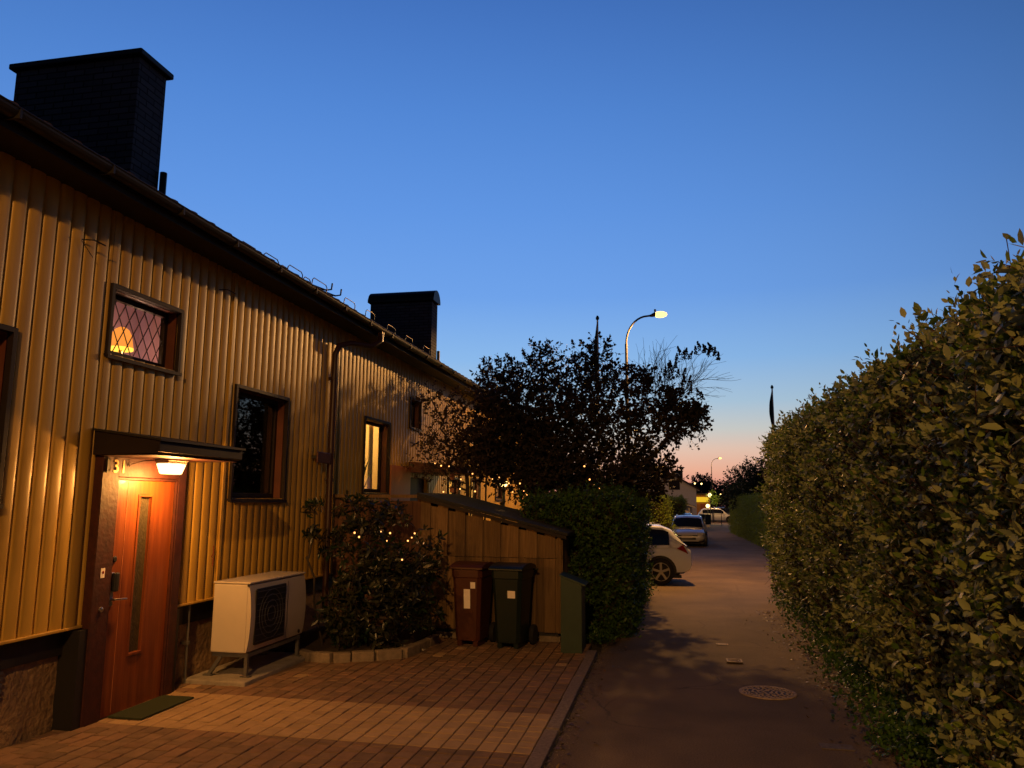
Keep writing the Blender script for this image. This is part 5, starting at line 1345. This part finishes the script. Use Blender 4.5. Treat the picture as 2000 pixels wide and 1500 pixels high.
tree('rhododendron', 'dark glossy rhododendron bush between the heat pump and the shed', [[(-3.75, 9.35, .05), (-3.8, 9.3, .7), (-3.85, 9.3, 1.2)], [(-3.6, 9.4, .05), (-3.4, 9.4, .6)], [(-4.2, 9.1, .05), (-4.3, 8.95, .9), (-4.3, 8.9, 1.7)]], RB, 'rhodo', .115, 240, 35, nl=7, cat_='shrub', width=.30, L=.05, r0=.005, spread=(88, 60))
tree('street_tree', 'bushy dark green tree above the clipped hedge on the right', [[(6.0, 55, gz(55)), (6.0, 55, 1.6)]], [(4.9, 55, 3.0, 1.3, .35), (6.3, 55.5, 3.3, 1.5, .35), (5.5, 54, 3.7, 1.0, .35), (7.8, 55, 3.2, 1.3, .3), (4.2, 54.5, 2.1, .8, .35), (6.5, 54, 4.0, .7, .35)], 'fir', .16, 95, 41, sub=.25, L=.3)
tree('street_tree', 'small tree lit yellow by the globe lamp at the end of the road', [[(4.55, 85, gz(85)), (4.5, 85, 1.5)]], [(4.4, 85, 2.3, .6, .5), (4.9, 85, 1.9, .5, .5)], 'clip', .16, 60, 43, sub=.3, L=.25)
for i, (x, y, blobs, lab, mm) in enumerate([
    (4.9, 122, [(4.7, 122, 4.6, 1.5, .3), (5.6, 122, 4.0, 1.3, .3), (3.9, 122, 3.7, 1.1, .3), (4.8, 122, 2.6, 1.6, .3), (4.9, 122, 1.2, 1.6, .3)], 'distant dark round crowned tree behind the far street lamp', 'far'),
    (9.0, 118, [(8, 118, 3.2, 1.8, .25), (9.8, 118, 3.6, 1.8, .25), (8.6, 118, 1.4, 1.8, .25), (6.8, 118, 2.6, 1.4, .25), (6.5, 118, 1.0, 1.4, .25)], 'distant dark red tree right of the round crowned one', 'plum'),
    (13.0, 116, [(11.8, 116, 3.8, 1.9, .25), (13.6, 116, 4.2, 1.9, .25), (12.4, 116, 1.6, 2.0, .25), (14.5, 116, 2.4, 1.8, .2)], 'distant dark tree mass farthest right at the road end', 'far'),
    (1.0, 125, [(.4, 125, 2.8, 1.8, .25), (2.4, 125, 2.4, 1.7, .25), (1.0, 125, .9, 1.7, .25), (2.9, 125, .9, 1.5, .25)], 'distant dark tree behind the lamplit yellow front', 'far')]):
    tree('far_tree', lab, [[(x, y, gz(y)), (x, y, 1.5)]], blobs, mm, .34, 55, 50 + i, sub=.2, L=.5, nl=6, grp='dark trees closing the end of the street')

# ------------------------------------------------------------------ fairy lights
def fairy(label, pts, r, seed, lights):
    t = thing('string_lights', label, 'string lights', pts[0]); rr = random.Random(seed)
    mb = MB()
    for a, b in zip(pts, pts[1:]):
        if math.dist(a, b) < 1.3: mb.tube([a, ((a[0] + b[0]) / 2, (a[1] + b[1]) / 2, (a[2] + b[2]) / 2 - .05), b], .002, 4)
    obj('cable', mb, 'black', t)
    for p in pts:
        mb = MB(); q = r * rr.uniform(.75, 1.25); mb.lathe([(q * math.sin(math.pi * i / 6) + .0005, -q * math.cos(math.pi * i / 6)) for i in range(7)], p, 'Z', 8); obj('bulb', mb, 'bulbglow', t, smooth=True)
    for (p, w) in lights: light('fairy_light', p, w, (1, .42, .14), .05)


fairy('warm fairy lights strung through the lilac and shrub by the house', sorted([(-3.91, 12.6, 2.47), (-3.8, 12.6, 2.43), (-3.66, 12.6, 2.42), (-3.45, 12.6, 2.2), (-3.46, 12.6, 2.04), (-3.2, 12.6, 2.0), (-3.75, 12.6, 1.99), (-3.02, 13.1, 2.22), (-2.92, 13.2, 2.25), (-2.77, 13.3, 2.15), (-2.70, 13.3, 2.0), (-2.52, 13.4, 2.02), (-2.47, 13.4, 1.95), (-2.50, 13.4, 1.87), (-3.3, 12.8, 2.3), (-2.59, 13.4, 2.15), (-2.0, 13.4, 1.90), (-1.45, 13.4, 2.45), (-1.36, 13.4, 2.22), (-1.28, 13.4, 2.13), (-1.19, 13.4, 2.07)]), .012, 1, [])
fairy('warm fairy lights glowing inside the rhododendron', sorted([(-3.44, 8.95, 1.47), (-3.36, 9.05, 1.45), (-3.13, 9.3, 1.44), (-3.38, 9.0, 1.36), (-3.20, 9.25, 1.35), (-3.15, 9.25, 1.39), (-3.18, 9.0, 1.14), (-3.80, 9.0, 1.45), (-3.74, 9.0, 1.40)]), .010, 2, [((-3.22, 9.75, 1.45), 1.3), ((-3.75, 9.75, 1.42), .6)])
# lit porch lamp seen yellow through the leaves
globe('bright yellow porch lamp glowing through the shrub beside the house', (-4.0, 18.6, 2.28), .10, power=7, grp='small lamps at the house front')
